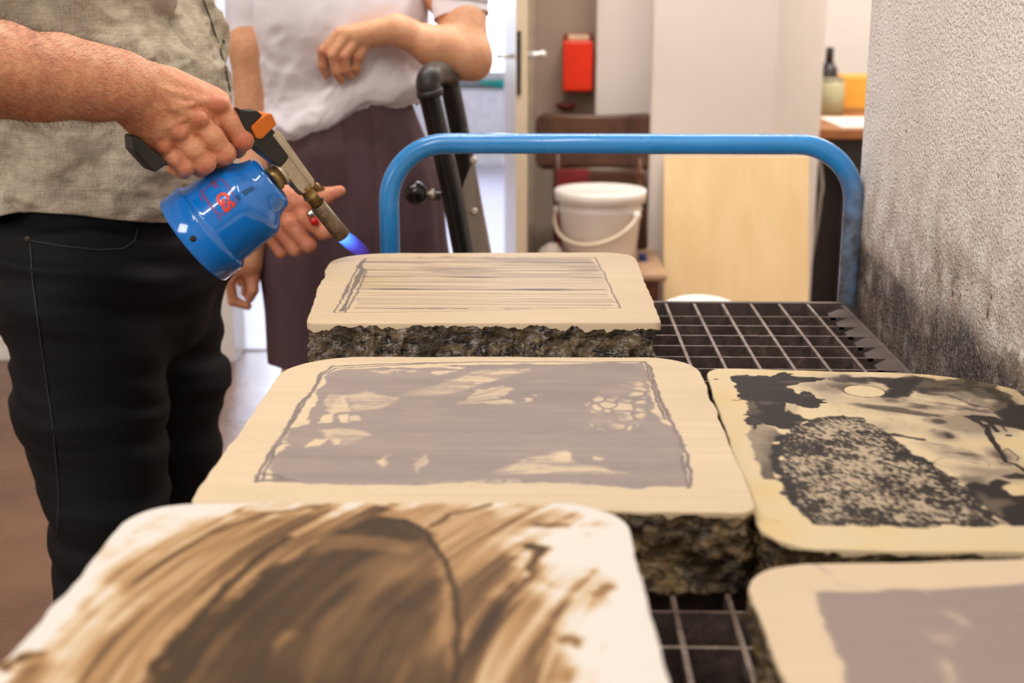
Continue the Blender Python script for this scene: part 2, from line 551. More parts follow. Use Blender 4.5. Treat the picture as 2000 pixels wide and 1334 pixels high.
# ------------------------------------------------------------------ things against the back wall
# orange dispenser
p0 = at(1100, 80, YB - .10); p1 = at(1157, 178, YB - .10)
dz = empty('soap_dispenser', (float((p0[0] + p1[0]) / 2), YB, float(p1[2])), 'bright orange dispenser hanging on the brown-grey wall beside the door', 'dispenser')
box_obj('tank', (p0[0], p1[0], YB - .11, YB - .01, p1[2], p0[2]), plain('orange_plastic', (238, 48, 0), 0.4, var=.02), dz, bev=.006)
box_obj('lid', (p0[0] + .015, p1[0] - .012, YB - .10, YB - .02, p0[2], p0[2] + .018), plain('beige_lid', (222, 186, 150), 0.4), dz, bev=.004)
box_obj('back_plate', (p0[0] + .002, p1[0] + .002, YB - .012, YB, p1[2] - .012, p0[2] + .022), plain('brown_plate', (150, 84, 56), 0.5), dz, bev=.003)
c = at(1112, 185, YB - .06); e = at(1104, 208, YB - .06)
tube_obj('outlet_pipe', smooth_path([tuple(c), tuple((c + e) / 2 + np.array([-.006, 0, 0])), tuple(e)]), .008, plain('grey_pipe', (120, 108, 100), 0.4, .4), dz)
lathe_obj('drip_cup', at(1105, 216, YB - .06), (0, 0, 1), [(0, .018), (.004, .026), (.018, .034), (.022, .034), (.021, .029)], plain('dark_red_cup', (104, 30, 26), 0.5), dz, 24)

# brown chair carrying the bucket
CY = 3.86
seatz = 0.455
cl = at(1062, 490, CY)[0]; cr = at(1290, 505, CY)[0]
cwood = NT('dark_stained_beech')
cwood_c = cwood.ramp(cwood.noise(14, 5, 0.6, cwood.map(scale=(1, 1, .2))), [(0.3, lin((62, 36, 24))), (0.7, lin((100, 64, 42)))])
cwood = cwood.done(cwood_c, 0.4, spec=.5)
cwood2 = plain('worn_seat_wood', (166, 132, 104), 0.5, var=.08)
ch = empty('wooden_chair', ((cl + cr) / 2, CY, 0), 'dark brown wooden chair against the wall with a white bucket on its seat', 'chair')
bm = bmesh.new(); box(bm, cl, cr, CY - .22, CY + .18, seatz - .022, seatz, bev=.008)
bm_obj('seat', bm, cwood2, ch)
bm = bmesh.new(); box(bm, cl + .02, cr - .02, CY - .20, CY + .16, seatz - .075, seatz - .0225, bev=.003)
bm_obj('seat_frame', bm, plain('red_brown_wood', (96, 52, 34), 0.45, var=.1), ch)
for sx in (cl + .03, cr - .05):
    for sy in (CY - .195, CY + .13):
        bm = bmesh.new(); box(bm, sx, sx + .032, sy, sy + .034, 0, seatz - .076, bev=.004)
        bm_obj('leg', bm, plain('red_brown_wood', (96, 52, 34), 0.45, var=.1), ch)
for sx in (cl + .03, cr - .062):
    bm = bmesh.new()
    tube(bm, [(sx + .016, CY + .165, seatz - .05), (sx + .012, CY + .20, .66), (sx + .010, CY + .235, .80)], [.016, .015, .013], 12)
    bm_obj('back_post', bm, cwood, ch, True)


def backboard(name, x0, x1, z0, z1, yb, r, sag, mat):
    nxx, nz = 40, 12
    V = []; F = []
    for s_ in (0, 1):
        for j in range(nz + 1):
            for i in range(nxx + 1):
                u = i / nxx * 2 - 1; w_ = j / nz * 2 - 1
                hx, hz = (x1 - x0) / 2, (z1 - z0) / 2
                kx = rrect_k(np.array([u / max(abs(u), abs(w_), 1e-6)]), np.array([w_ / max(abs(u), abs(w_), 1e-6)]), hx, hz, [r, r, r, r])[0]
                m_ = max(abs(u), abs(w_)); f_ = 1 - (1 - kx) * m_ ** 3
                X = (x0 + x1) / 2 + u * f_ * hx; Z = (z0 + z1) / 2 + w_ * f_ * hz - sag * (1 - u * u) * (1 if w_ > 0 else 0) * w_
                V.append((X, yb + 0.045 * (1 - u * u) + s_ * .014 + 0.02 * (Z - z0), Z))
    n1 = (nxx + 1) * (nz + 1)
    for j in range(nz):
        for i in range(nxx):
            a_ = j * (nxx + 1) + i
            F.append((a_, a_ + 1, a_ + nxx + 2, a_ + nxx + 1)); F.append((n1 + a_, n1 + a_ + nxx + 1, n1 + a_ + nxx + 2, n1 + a_ + 1))
    idx = np.arange(n1).reshape(nz + 1, nxx + 1)
    ring = np.concatenate([idx[0, :-1], idx[:-1, -1], idx[-1, :0:-1], idx[:0:-1, 0]])
    for a_, b_ in zip(ring, np.roll(ring, -1)): F.append((a_, a_ + n1, b_ + n1, b_))
    return link(name, mesh_np(name, np.array(V), np.array(F)), mat, ch)


bz1 = at(1200, 219, CY + .2)[2]; bz0 = at(1200, 395, CY + .2)[2]
backboard('backrest', at(1046, 300, CY + .2)[0], at(1277, 300, CY + .2)[0], bz0 + .10, bz1, CY + .185, .035, .012, cwood)
backboard('back_splat', at(1090, 300, CY + .2)[0], at(1262, 300, CY + .2)[0], seatz + .015, bz0 + .105, CY + .172, .02, .0, cwood)

# white bucket
bw = plain('white_bucket_plastic', (244, 238, 230), 0.35, var=.015)
bc = at(1171, 492, CY - .05); bcx = float(bc[0])
bk = empty('bucket', (bcx, CY - .04, seatz), 'white plastic bucket with lid and hanging handle on the brown chair', 'bucket')
bz = seatz; bt_ = at(1171, 375, CY - .04)[2]
hB = 0.215
lathe_obj('tub', (bcx, CY - .04, bz), (0, 0, 1), [(0, .098), (.003, .104), (hB * .72, .118), (hB * .74, .122), (hB * .76, .118), (hB * .9, .121)], bw, bk, 56)
lathe_obj('lid', (bcx, CY - .04, bz), (0, 0, 1), [(hB * .84, .121), (hB * .84, .131), (hB * .98, .133), (hB * 1.0, .130), (hB * 1.0, .118), (hB * .965, .112), (hB * .96, .02)], bw, bk, 56)
ang = [math.radians(168 + i * (322 - 168) / 28) for i in range(29)]
P = [(bcx + .131 * math.cos(t_), CY - .04 + .136 * math.sin(t_), bz + hB * .70 - .078 * math.sin(math.pi * min(1, max(0, (i / 28)))) ** .8) for i, t_ in enumerate(ang)]
tube_obj('carry_handle', P, .0055, plain('ivory_plastic', (218, 204, 178), 0.4), bk, 10)
for s_ in (0, -1):
    q = P[s_]
    lathe_obj('handle_boss', q, (math.cos(ang[s_]), math.sin(ang[s_]), 0), [(-.012, .011), (.004, .011), (.006, .007)], bw, bk, 14)

# red strips behind the bucket, blue cap, crumpled bag on the seat
rc = at(1112, 338, CY + .12)
o = box_obj('folder', (at(1088, 338, CY + .15)[0], at(1150, 338, CY + .15)[0], CY + .135, CY + .155, seatz, at(1112, 331, CY + .14)[2]), plain('dark_red_card', (122, 22, 26), 0.5), bev=.002)
tag(o, 'dark red folder standing on the chair behind the white bucket', 'folder')
q = at(1256, 478, CY - .02)
bcp = empty('bottle_cap', (float(q[0]), CY - .02, seatz), 'small dark blue cap on the chair seat right of the white bucket', 'cap')
lathe_obj('cap', (q[0], CY - .02, seatz), (0, 0, 1), [(0, .012), (.001, .0135), (.018, .013), (.021, .010)], plain('navy_plastic', (24, 44, 104), .3), bcp, 20)
lathe_obj('collar', (q[0], CY - .02, seatz), (0, 0, 1), [(0, .0155), (.003, .0155), (.004, .013)], plain('navy_plastic', (24, 44, 104), .3), bcp, 20)
q = at(1078, 484, CY - .10)
bm = bmesh.new(); bmesh.ops.create_icosphere(bm, subdivisions=4, radius=1.0)
for v in bm.verts:
    n_ = vnoise(np.array([v.co.x * 3]), np.array([v.co.y * 3]), np.array([v.co.z * 3]), 5)[0] * .22 + abs(vnoise(np.array([v.co.x * 8]), np.array([v.co.y * 8]), np.array([v.co.z * 8]), 6)[0]) * .14
    s_ = 1 + n_
    v.co = Vector((q[0] + v.co.x * .034 * s_, CY - .10 + v.co.y * .04 * s_, seatz + .030 + max(v.co.z * s_, -1) * .030))
o = bm_obj('plastic_bag', bm, plain('crumpled_clear_bag', (186, 172, 160), 0.3, var=.1, scale=40, bump=.002, bscale=80), None, True)
tag(o, 'crumpled greyish plastic bag on the chair seat left of the bucket', 'bag')

# leaning plywood board
bl = at(1300, 590, 3.80)[0]; br = at(1590, 590, 3.80)[0]; btz = at(1450, 306, 3.97)[2]
wd = NT('pale_plywood')
wdc = wd.ramp(wd.noise(3.0, 5, 0.6, wd.map(scale=(6, 6, .5))), [(0.25, lin((224, 190, 138))), (0.75, lin((236, 208, 160)))])
wd = wd.done(wdc, .5, wd.bump(wd.noise(30, 3, .5, wd.map(scale=(6, 6, .4))), .0004, .5))
bm = bmesh.new()
y_b, y_t = 3.80, 3.99
vs = [bm.verts.new(p) for p in ((bl, y_b, .002), (br, y_b, .002), (br, y_t, btz), (bl, y_t, btz), (bl, y_b + .015, .002), (br, y_b + .015, .002), (br, y_t + .015, btz - .003), (bl, y_t + .015, btz - .003))]
for f in ((0, 1, 2, 3), (5, 4, 7, 6), (4, 0, 3, 7), (1, 5, 6, 2), (3, 2, 6, 7), (4, 5, 1, 0)): bm.faces.new([vs[i] for i in f])
bmesh.ops.bevel(bm, geom=list(bm.edges), offset=.002, segments=1, affect='EDGES')
o = bm_obj('plywood_board', bm, wd)
tag(o, 'pale yellow plywood board leaning against the white pillar', 'board')

# white tub whose rounded lid just shows above the grating
q = on(1368, 582, 0.74); yy = 2.35
qq = at(1368, 590, yy)
wt = empty('paint_tub', (float(qq[0]), yy, 0), 'white tub with domed lid on a stool behind the grating', 'tub')
ztub = float(at(1368, 583, yy)[2])
st = empty('stool', (float(qq[0]), yy, 0), 'small dark wooden stool behind the grating under a white tub', 'stool')
box_obj('seat', (qq[0] - .12, qq[0] + .12, yy - .12, yy + .12, .40, .43), cwood, st, bev=.006)
for sx in (-1, 1):
    for sy in (-1, 1):
        tube_obj('leg', [(qq[0] + sx * .10, yy + sy * .10, 0), (qq[0] + sx * .085, yy + sy * .085, .402)], .014, cwood, st, 10)
h_ = ztub - .43
lathe_obj('tub_body', (qq[0], yy, .4301), (0, 0, 1), [(0, .056), (.004, .060), (h_ * .8, .066)], bw, wt, 40)
lathe_obj('lid', (qq[0], yy, .4301), (0, 0, 1), [(h_ * .78, .066), (h_ * .78, .071), (h_ * .92, .070), (h_ * .96, .064), (h_ * .99, .045), (h_, .0)], plain('white_lid', (236, 232, 226), .4), wt, 40, capends=False)

# desk in the next room to the right
dzt = 0.755
dy0, dy1 = 4.75, 5.75
dx0 = at(1594, 225, dy0)[0]; dx1 = dx0 + 1.5
dk = empty('desk', (float(dx0 + .7), (dy0 + dy1) / 2, 0), 'desk with brown edge and dark steel frame in the room beyond the pillar', 'desk')
dkm = plain('desk_edge_wood', (156, 100, 58), .4, var=.08)
steel = plain('dark_grey_steel', (62, 58, 58), .4, .5)
bm = bmesh.new(); box(bm, dx0, dx1, dy0, dy1, dzt - .035, dzt, bev=.004)
bm_obj('desk_top', bm, dkm, dk)
box_obj('apron', (dx0 + .04, dx1 - .04, dy0 + .04, dy1 - .04, dzt - .14, dzt - .036), steel, dk)
for sx in (dx0 + .135, dx1 - .10, ):
    for sy in (dy0 + .06, dy1 - .11):
        box_obj('leg', (sx, sx + .05, sy, sy + .05, 0, dzt - .141), plain('grey_leg', (120, 112, 108), .4, .4), dk, bev=.004)
box_obj('underdesk_shade_block', (dx0 + .005, dx0 + .50, dy0 + .14, dy1 - .12, .02, dzt - .142), plain('underdesk_shade_dark', (38, 32, 30), .5), dk, bev=.004)  # near-black block put in for the shade below the desk top
# paper, glass jar, black bottle, yellow box on the desk
q0 = at(1628, 214, dy0 + .10); 
bm = bmesh.new(); box(bm, dx0 + .10, dx0 + .46, dy0 + .03, dy0 + .45, dzt, dzt + .006)
o = bm_obj('paper_stack', bm, plain('white_paper', (232, 224, 212), .7, var=.01)); tag(o, 'flat stack of white paper on the near corner of the desk', 'paper')
jq = at(1622, 205, dy0 + .62); jx = float(jq[0]); jy = dy0 + .62
jz1 = at(1622, 153, jy)[2]
jr = empty('storage_jar', (jx, jy, dzt), 'pale green translucent jar on the desk under a dark bottle shape', 'jar')
jg = plain('greenish_glass', (176, 172, 138), .15, var=.03)
lathe_obj('body', (jx, jy, dzt), (0, 0, 1), [(0, .045), (.005, .052), ((jz1 - dzt) * .85, .052), ((jz1 - dzt) * .93, .044)], jg, jr, 32)
lathe_obj('lid', (jx, jy, dzt), (0, 0, 1), [((jz1 - dzt) * .93, .047), ((jz1 - dzt), .047)], plain('dull_green_lid', (150, 148, 120), .5), jr, 32)
bq = at(1618, 150, jy + .16); bqy = jy + .16; bqx = float(bq[0])
zt_ = at(1612, 92, bqy)[2]
bb = empty('ink_bottle', (bqx, bqy, dzt), 'tall dark bottle with stepped shoulder on the desk behind the jar', 'bottle')
hh = zt_ - dzt
blk = plain('black_plastic', (44, 36, 42), .35)
lathe_obj('body', (bqx, bqy, dzt), (0, 0, 1), [(0, .033), (.004, .036), (hh * .66, .036), (hh * .70, .028), (hh * .78, .016)], blk, bb, 28)
lathe_obj('cap', (bqx, bqy, dzt), (0, 0, 1), [(hh * .78, .017), (hh * .98, .016), (hh, .012)], blk, bb, 28)
yq = at(1644, 205, dy1 - .30); 
yz1 = at(1665, 150, dy1 - .3)[2]
yb_ = empty('storage_box', (float(yq[0]) + .12, dy1 - .2, dzt), 'yellow-orange box at the back of the desk', 'box')
yel = plain('yellow_orange_card', (232, 164, 60), .5, var=.02)
box_obj('box_body', (yq[0], yq[0] + .30, dy1 - .30, dy1 - .05, dzt + .0, yz1), yel, yb_, bev=.003)
box_obj('base_strip', (yq[0] - .004, yq[0] + .304, dy1 - .305, dy1 - .045, dzt, dzt + .022), plain('brown_card', (170, 120, 66), .5), yb_)
# cable loop under the desk
cl_ = [at(px, py, 4.6) for px, py in ((1596, 300), (1603, 330), (1606, 370), (1600, 410), (1590, 440))]
o = tube_obj('cable', smooth_path([(float(dx0) + .0, 4.73, dzt - .06), tuple(cl_[0]), tuple(cl_[1]), tuple(cl_[2]), tuple(cl_[3]), (float(cl_[4][0]), 4.6, .02), (float(cl_[4][0]) + .3, 4.7, .012)]), .006, plain('grey_cable', (150, 142, 134), .4), None, 8)
tag(o, 'grey cable hanging in a loop below the left edge of the desk', 'cable')

# ------------------------------------------------------------------ the cart: grating deck and blue bar
gy = [on(1450, p, DECK)[1] for p in (617.3, 719.6)]
PY = (gy[0] - gy[1]) / 5.0                     # spacing of the deep bars
gx = [on(p, 592, DECK)[0] for p in (1300.1, 1630.3)]
PX = (gx[1] - gx[0]) / 6.0
YE = on(1500, 592, DECK)[1]                    # rear edge of the deck
XL, XR = on(600, 980, DECK)[0] - 0.12, XW - 0.022
XL = -0.245
Y0 = YE - PY * 34
gm_ = NT('stained_grating_steel')
gn = gm_.noise(70, 5, .7)
gcol = gm_.ramp(gn, [(0.3, lin((58, 50, 47))), (0.6, lin((98, 84, 78))), (0.8, lin((146, 130, 122)))])
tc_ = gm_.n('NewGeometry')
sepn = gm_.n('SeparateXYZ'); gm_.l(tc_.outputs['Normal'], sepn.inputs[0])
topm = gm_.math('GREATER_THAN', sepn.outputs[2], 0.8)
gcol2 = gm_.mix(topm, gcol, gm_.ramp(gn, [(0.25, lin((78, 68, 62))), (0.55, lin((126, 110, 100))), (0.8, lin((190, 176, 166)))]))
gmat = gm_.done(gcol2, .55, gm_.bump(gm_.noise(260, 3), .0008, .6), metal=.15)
cart = empty('cart', ((XL + XR) / 2, (Y0 + YE) / 2, 0), 'workshop cart with dark steel grating deck and bent blue tube bar', 'cart')
bm = bmesh.new()
y = gy[0] - 0.0
k = 0
ys = []
while gy[0] - k * PY > Y0: ys.append(gy[0] - k * PY); k += 1
for yy_ in ys: box(bm, XL + .03, XR - .028, yy_ - .0015, yy_ + .0015, DECK - .040, DECK - .0006)
k = -16
while True:
    xx = gx[0] + k * PX; k += 1
    if xx < XL + .03: continue
    if xx > XR - .03: break
    box(bm, xx - .0019, xx + .0019, Y0, YE, DECK - .012, DECK)
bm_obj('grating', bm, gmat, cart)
# closing plates along the right border, with small three-cornered gaps
bm = bmesh.new()
for yy_ in ys:
    outl = ((XR - .0345, yy_ - .0015), (XR - .006, yy_ - .0015), (XR - .006, yy_ + PY - .0025), (XR - .013, yy_ + PY - .0025), (XR - .0335, yy_ + PY * .45))
    up = [bm.verts.new((a, b, DECK - .0012)) for a, b in outl]; dn = [bm.verts.new((a, b, DECK - .0050)) for a, b in outl]
    bm.faces.new(up); bm.faces.new(dn[::-1])
    for i in range(5): bm.faces.new((up[i], dn[i], dn[(i + 1) % 5], up[(i + 1) % 5]))
bm_obj('edge_plates', bm, plain('dusty_steel', (84, 73, 68), .6, .1, var=.12), cart)
frm = plain('frame_steel', (98, 86, 82), .55, .3, var=.15, scale=40)
bm = bmesh.new()
box(bm, XL, XR, YE - .004, YE + .006, DECK - .055, DECK + .001)
box(bm, XL, XR, Y0 - .006, Y0 + .004, DECK - .055, DECK)
box(bm, XL, XL + .010, Y0, YE, DECK - .055, DECK - .001)
box(bm, XR - .006, XR, Y0, YE, DECK - .055, DECK - .001)
box(bm, XL, XR, Y0, YE, DECK - .30, DECK - .295)      # drip tray
bm_obj('frame', bm, frm, cart)
for sx in (XL + .03, XR - .04):
    for sy in (Y0 + .06, YE - .06):
        bm = bmesh.new(); box(bm, sx - .017, sx + .017, sy - .017, sy + .017, .14, DECK - .05, bev=.003)
        bm_obj('leg', bm, frm, cart)
        w = lathe_obj('wheel', (sx - .015, sy, .062), (1, 0, 0), [(0, .02), (0, .052), (.004, .06), (.026, .06), (.030, .052), (.030, .02)], plain('rubber_tyre', (40, 38, 38), .7), cart, 28)
        box_obj('wheel_fork', (sx - .022, sx + .022, sy - .014, sy + .014, .075, .142), frm, cart)

pm = NT('blue_enamel_tube')
ps = pm.sep()
chips = pm.math('GREATER_THAN', pm.noise(75, 4, .6), 0.705)
blue = pm.ramp(pm.noise(9, 3), [(0.3, lin((34, 130, 204))), (0.7, lin((52, 150, 222)))])
pc = pm.mix(pm.math('MULTIPLY', chips, .75), blue, lin((18, 62, 92)))
# worn grey paint low on the right-hand post
wn = pm.math('ADD', ps[2], pm.math('MULTIPLY', pm.noise(45, 4, .7, pm.map(scale=(1, 1, .5))), -.10))
mr = pm.n('MapRange'); mr.inputs['From Min'].default_value = .935; mr.inputs['From Max'].default_value = .870; pm.l(wn, mr.inputs['Value'])
rx_ = pm.math('GREATER_THAN', ps[0], .2)
pc = pm.mix(pm.math('MULTIPLY', mr.outputs[0], rx_), pc, pm.ramp(pm.noise(60, 4), [(.35, lin((86, 90, 102))), (.60, lin((112, 128, 150))), (.72, lin((96, 150, 196)))]))
tube_blue = pm.done(pc, pm.ramp(pm.noise(30), [(.3, .22), (.7, .36)]), None, spec=.6, coat=.3)
HY = YE + .030
pl = at(762, 480, HY); pr = at(1657, 560, HY); zt = at(1200, 281, HY)[2]
xl, xr = float(pl[0]), float(pr[0])
rb = float(at(1656, 400, HY)[0] - at(1545, 281, HY)[0]); rb = .080
P = [(xl, HY, DECK - .25)] + [(xl, HY, zt - rb)]
P += [(xl + rb - rb * math.cos(t_), HY, zt - rb + rb * math.sin(t_)) for t_ in [math.pi / 2 * i / 12 for i in range(1, 13)]]
P += [(xr - rb + rb * math.sin(t_), HY, zt - rb + rb * math.cos(t_)) for t_ in [math.pi / 2 * i / 12 for i in range(0, 13)]]
P += [(xr, HY, DECK - .25)]
tube_obj('bar', P, .0138, tube_blue, cart, 28)
for xx in (xl, xr): box_obj('bracket', (xx - .02, xx + .02, YE + .005, HY - .010, DECK - .05, DECK - .01), frm, cart)

# ------------------------------------------------------------------ the lithography stones


def in_poly(x, y, poly):
    r = np.zeros(x.shape, bool)
    n = len(poly)
    for i in range(n):
        x0, y0 = poly[i]; x1, y1 = poly[(i + 1) % n]
        c = (y0 > y) != (y1 > y)
        with np.errstate(divide='ignore', invalid='ignore'):
            xi = (x1 - x0) * (y - y0) / (y1 - y0 if y1 != y0 else 1e-12) + x0
        r ^= c & (x < xi)
    return r


def seg_dist(x, y, pts, widths=None, closed=False):
    """distance to a polyline minus local half width"""
    d = np.full(x.shape, 1e3)
    n = len(pts)
    for i in range(n if closed else n - 1):
        ax, ay = pts[i]; bx, by = pts[(i + 1) % n]
        vx, vy = bx - ax, by - ay
        t = np.clip(((x - ax) * vx + (y - ay) * vy) / (vx * vx + vy * vy + 1e-15), 0, 1)
        q = np.hypot(x - ax - t * vx, y - ay - t * vy)
        if widths is not None:
            q = q - (widths[i] + (widths[(i + 1) % n] - widths[i]) * t)
        d = np.minimum(d, q)
    return d


class Art:
    """drawing on a stone face: all coordinates are metres on the face"""
    def __init__(self, x, y, z):
        self.x, self.y, self.z = x, y, z
        self.ink = np.zeros(x.shape)

    def pts(self, L):
        return [tuple(on(px, py, self.z)[:2]) for px, py in L]

    def sd(self, L, jag=0.0, js=200.0, seed=1):
        P = self.pts(L)
        x, y = self.x, self.y
        if jag:
            x = x + jag * fbm(x * js, y * js, seed=seed, oct=3); y = y + jag * fbm(x * js, y * js, seed=seed + 5, oct=3)
        d = seg_dist(x, y, P, closed=True)
        return np.where(in_poly(x, y, P), d, -d)      # positive inside

    def fill(self, L, val, soft=0.0012, jag=0.0, js=200.0, seed=1, mod=None, mode='set'):
        m = sstep(-soft, soft, self.sd(L, jag, js, seed))
        if mod is not None: m = m * mod
        if mode == 'set': self.ink = self.ink * (1 - m) + val * m
        else: self.ink = np.maximum(self.ink, m * val)

    def stroke(self, L, w, val=1.0, soft=0.0006, jag=0.0, seed=3):
        P = self.pts(L)
        x = self.x + jag * fbm(self.x * 90, self.y * 90, seed=seed); y = self.y + jag * fbm(self.x * 90, self.y * 90, seed=seed + 9)
        ws = w if hasattr(w, '__len__') else [w] * len(P)
        m = 1 - sstep(-soft, soft, seg_dist(x, y, P, ws))
        self.ink = self.ink * (1 - m) + val * m


def blend(ink, stops):
    """piecewise-linear colour over the ink amount; stops [(t, sRGB)]"""
    ts = [s[0] for s in stops]; cs = np.array([lin(s[1]) for s in stops])
    return np.stack([np.interp(ink, ts, cs[:, k]) for k in range(3)], -1)


def face_mat(name, rough=0.45, grain=0.02):
    t = NT(name)
    a = t.attr('pigment')
    n = t.noise(900, 2, 0.6)
    k = t.ramp(n, [(0.2, (1 - grain * 2,) * 3), (0.8, (1 + grain,) * 3)])
    col = t.mix(1.0, a, k, 'MULTIPLY')
    nb = t.bump(t.noise(60, 3), 0.0004, 0.4)
    return t.done(col, rough, nb, spec=0.14)


def rock_mat(name, dark, ochre, grey, amt=0.5):
    t = NT(name)
    v = t.map(scale=(1, 1, 1.6))
    a = t.noise(55, 6, 0.65, v, 0.6)
    b = t.noise(140, 5, 0.7, v, 0.8)
    c = t.noise(22, 3, 0.5, v)
    d = t.voro(90, v)
    col = t.mix(t.ramp(a, [(0.40, 0.0), (0.56, 1.0)]), lin(dark), lin(ochre))
    col = t.mix(t.ramp(b, [(0.50, 0.0), (0.66, amt)]), col, lin(grey))
    col = t.mix(t.ramp(c, [(0.34, 0.75), (0.48, 0.0)]), col, lin(dark))
    h = t.math('ADD', t.math('MULTIPLY', a, 1.0), t.math('MULTIPLY', d, 0.8))
    h = t.math('ADD', h, t.math('MULTIPLY', b, 0.5))
    return t.done(col, t.ramp(b, [(0.35, 0.35), (0.7, 0.75)]), t.bump(h, 0.006, 1.0), spec=0.5)


def make_stone(label, quad, ztop, radii, nx, ny, art, fmat, rmat, seed, wav=0.0016, lip=0.006, rough=0.006, zbot=DECK, lipcol=None, split=16):
    """quad: front-left, front-right, back-right, back-left in photo pixels on the plane z = ztop"""
    Q = np.array([on(px, py, ztop)[:2] for px, py in quad])
    W2 = (np.linalg.norm(Q[1] - Q[0]) + np.linalg.norm(Q[2] - Q[3])) / 4
    D2 = (np.linalg.norm(Q[3] - Q[0]) + np.linalg.norm(Q[2] - Q[1])) / 4
    s, t = np.meshgrid(np.linspace(-1, 1, nx), np.linspace(-1, 1, ny))
    m = np.maximum(np.abs(s), np.abs(t))
    mm = np.maximum(m, 1e-6)
    k = rrect_k(s / mm, t / mm, W2, D2, radii)
    f = 1 - (1 - k) * m ** 4
    s2, t2 = s * f, t * f

    def bil(a, b):
        a = (a + 1) / 2; b = (b + 1) / 2
        return ((1 - a) * (1 - b))[..., None] * Q[0] + (a * (1 - b))[..., None] * Q[1] + (a * b)[..., None] * Q[2] + ((1 - a) * b)[..., None] * Q[3]
    P = bil(s2, t2)
    cen = Q.mean(0)
    # wavering outline
    wv = wav * (fbm(P[..., 0] * 28, P[..., 1] * 28, seed=seed, oct=3)) * m ** 14
    rad = (P - cen); rad = rad / np.maximum(np.linalg.norm(rad, axis=-1, keepdims=True), 1e-6)
    P = P + rad * wv[..., None]
    # ring of border indices, counter-clockwise
    idx = np.arange(nx * ny).reshape(ny, nx)
    ring = np.concatenate([idx[0, :-1], idx[:-1, -1], idx[-1, :0:-1], idx[:0:-1, 0]])
    flat = P.reshape(-1, 2)
    R0 = flat[ring]
    tan = np.roll(R0, -1, 0) - np.roll(R0, 1, 0); tan /= np.linalg.norm(tan, axis=1, keepdims=True)
    N = np.stack([tan[:, 1], -tan[:, 0]], -1)
    for _ in range(4): N = N + np.roll(N, 1, 0) + np.roll(N, -1, 0)
    N /= np.linalg.norm(N, axis=1, keepdims=True)
    per = np.concatenate([[0], np.cumsum(np.linalg.norm(np.diff(R0, axis=0), axis=1))])
    z = ztop + np.zeros(len(flat))
    V = [np.column_stack([flat, z])]
    F = []
    a = idx[:-1, :-1].ravel(); b = idx[:-1, 1:].ravel(); c = idx[1:, 1:].ravel(); d = idx[1:, :-1].ravel()
    F.append(np.column_stack([a, b, c, d]))
    # rolled edge: part of the polished face; its lower border is ragged
    rag = lip * (0.75 + 0.8 * fbm(R0[:, 0] * 90, R0[:, 1] * 90, seed=seed + 3, oct=4) + 0.9 * np.maximum(fbm(R0[:, 0] * 16, R0[:, 1] * 16, seed=seed + 4, oct=2), 0))
    prev = ring; base = len(flat)
    lips = [(0.0006, 0.0002), (0.0011, 0.0007), (0.0014, 0.0015)]
    for o_, dz in lips:
        V.append(np.column_stack([R0 + N * o_, ztop - np.full(len(ring), dz)]))
        cur = np.arange(base, base + len(ring)); base += len(ring)
        F.append(np.column_stack([prev, cur, np.roll(cur, -1), np.roll(prev, -1)])[:, ::-1] if False else np.column_stack([prev, np.roll(prev, -1), np.roll(cur, -1), cur])[:, ::-1])
        prev = cur
    V.append(np.column_stack([R0 + N * 0.0014, ztop - np.maximum(rag, 0.0022)]))
    cur = np.arange(base, base + len(ring)); base += len(ring)
    F.append(np.column_stack([prev, np.roll(prev, -1), np.roll(cur, -1), cur])[:, ::-1])
    V = np.vstack(V); F = np.vstack(F)
    cxy = on(*[sum(q[i] for q in quad) / 4 for i in (0, 1)], ztop)
    root = empty('lithography_stone', (float(cen[0]), float(cen[1]), zbot), label, 'stone slab', None)
    me = mesh_np('printing_face', V, F)
    A = Art(V[:, 0], V[:, 1], ztop)
    C = art(A, V)
    if lipcol is not None:
        e = sstep(0.0, 0.0015, ztop - V[:, 2])[:, None]
        C = C * (1 - e) + lin(lipcol) * e
    set_color(me, 'pigment', C * np.array([0.69, 0.71, 0.76]))
    fo = link('printing_face', me, fmat, root)
    # rough broken sides
    nr = 22
    RV = []; zz0 = ztop - np.maximum(rag, 0.0022)
    th = ztop - zbot
    for j in range(nr + 1):
        q = j / nr
        zj = zz0 + (zbot - zz0) * q
        bx, by = R0[:, 0], R0[:, 1]
        # chipped, stepped relief
        n1 = fbm(bx * 38, by * 38, zj * 38, seed + 7, 5, 0.6)
        n2 = np.abs(fbm(bx * 75, by * 75, zj * 75, seed + 8, 3, 0.5))
        scal = np.maximum(fbm(bx * 16, by * 16, zj * 8, seed + 9, 2), 0)
        env = min(1.0, q * 6)
        off = 0.0008 - (rough * 0.10 * env) + env * rough * (0.9 * n1 - 1.2 * n2 * 0.8 - 1.3 * scal * (1 - q))
        off = np.clip(off, -0.9 * rough, 0.0024)
        if j == nr: off = off - 0.003
        RV.append(np.column_stack([R0 + N * off[:, None], zj]))
    n = len(ring)
    RF = []
    for j in range(nr):
        u = np.arange(n) + j * n; w = u + n
        RF.append(np.column_stack([u, w, np.roll(w, -1), np.roll(u, -1)]))
    RV = np.vstack(RV + [np.array([[cen[0], cen[1], zbot]])]); RF = np.vstack(RF)
    # underside fan (as quads with a repeated centre is not valid, so triangles in a second mesh step)
    bmx = mesh_np('rough_side', RV, RF)
    bm = bmesh.new(); bm.from_mesh(bmx); bm.verts.ensure_lookup_table()
    lo = [bm.verts[nr * n + i] for i in range(n)]; cv = bm.verts[len(RV) - 1]
    for i in range(n): bm.faces.new((lo[(i + 1) % n], lo[i], cv))
    bmesh.ops.recalc_face_normals(bm, faces=bm.faces)
    bm.to_mesh(bmx); bm.free()
    so = link('rough_side', bmx, rmat, root)
    return root, Q, cen


STONE = (232, 206, 166)


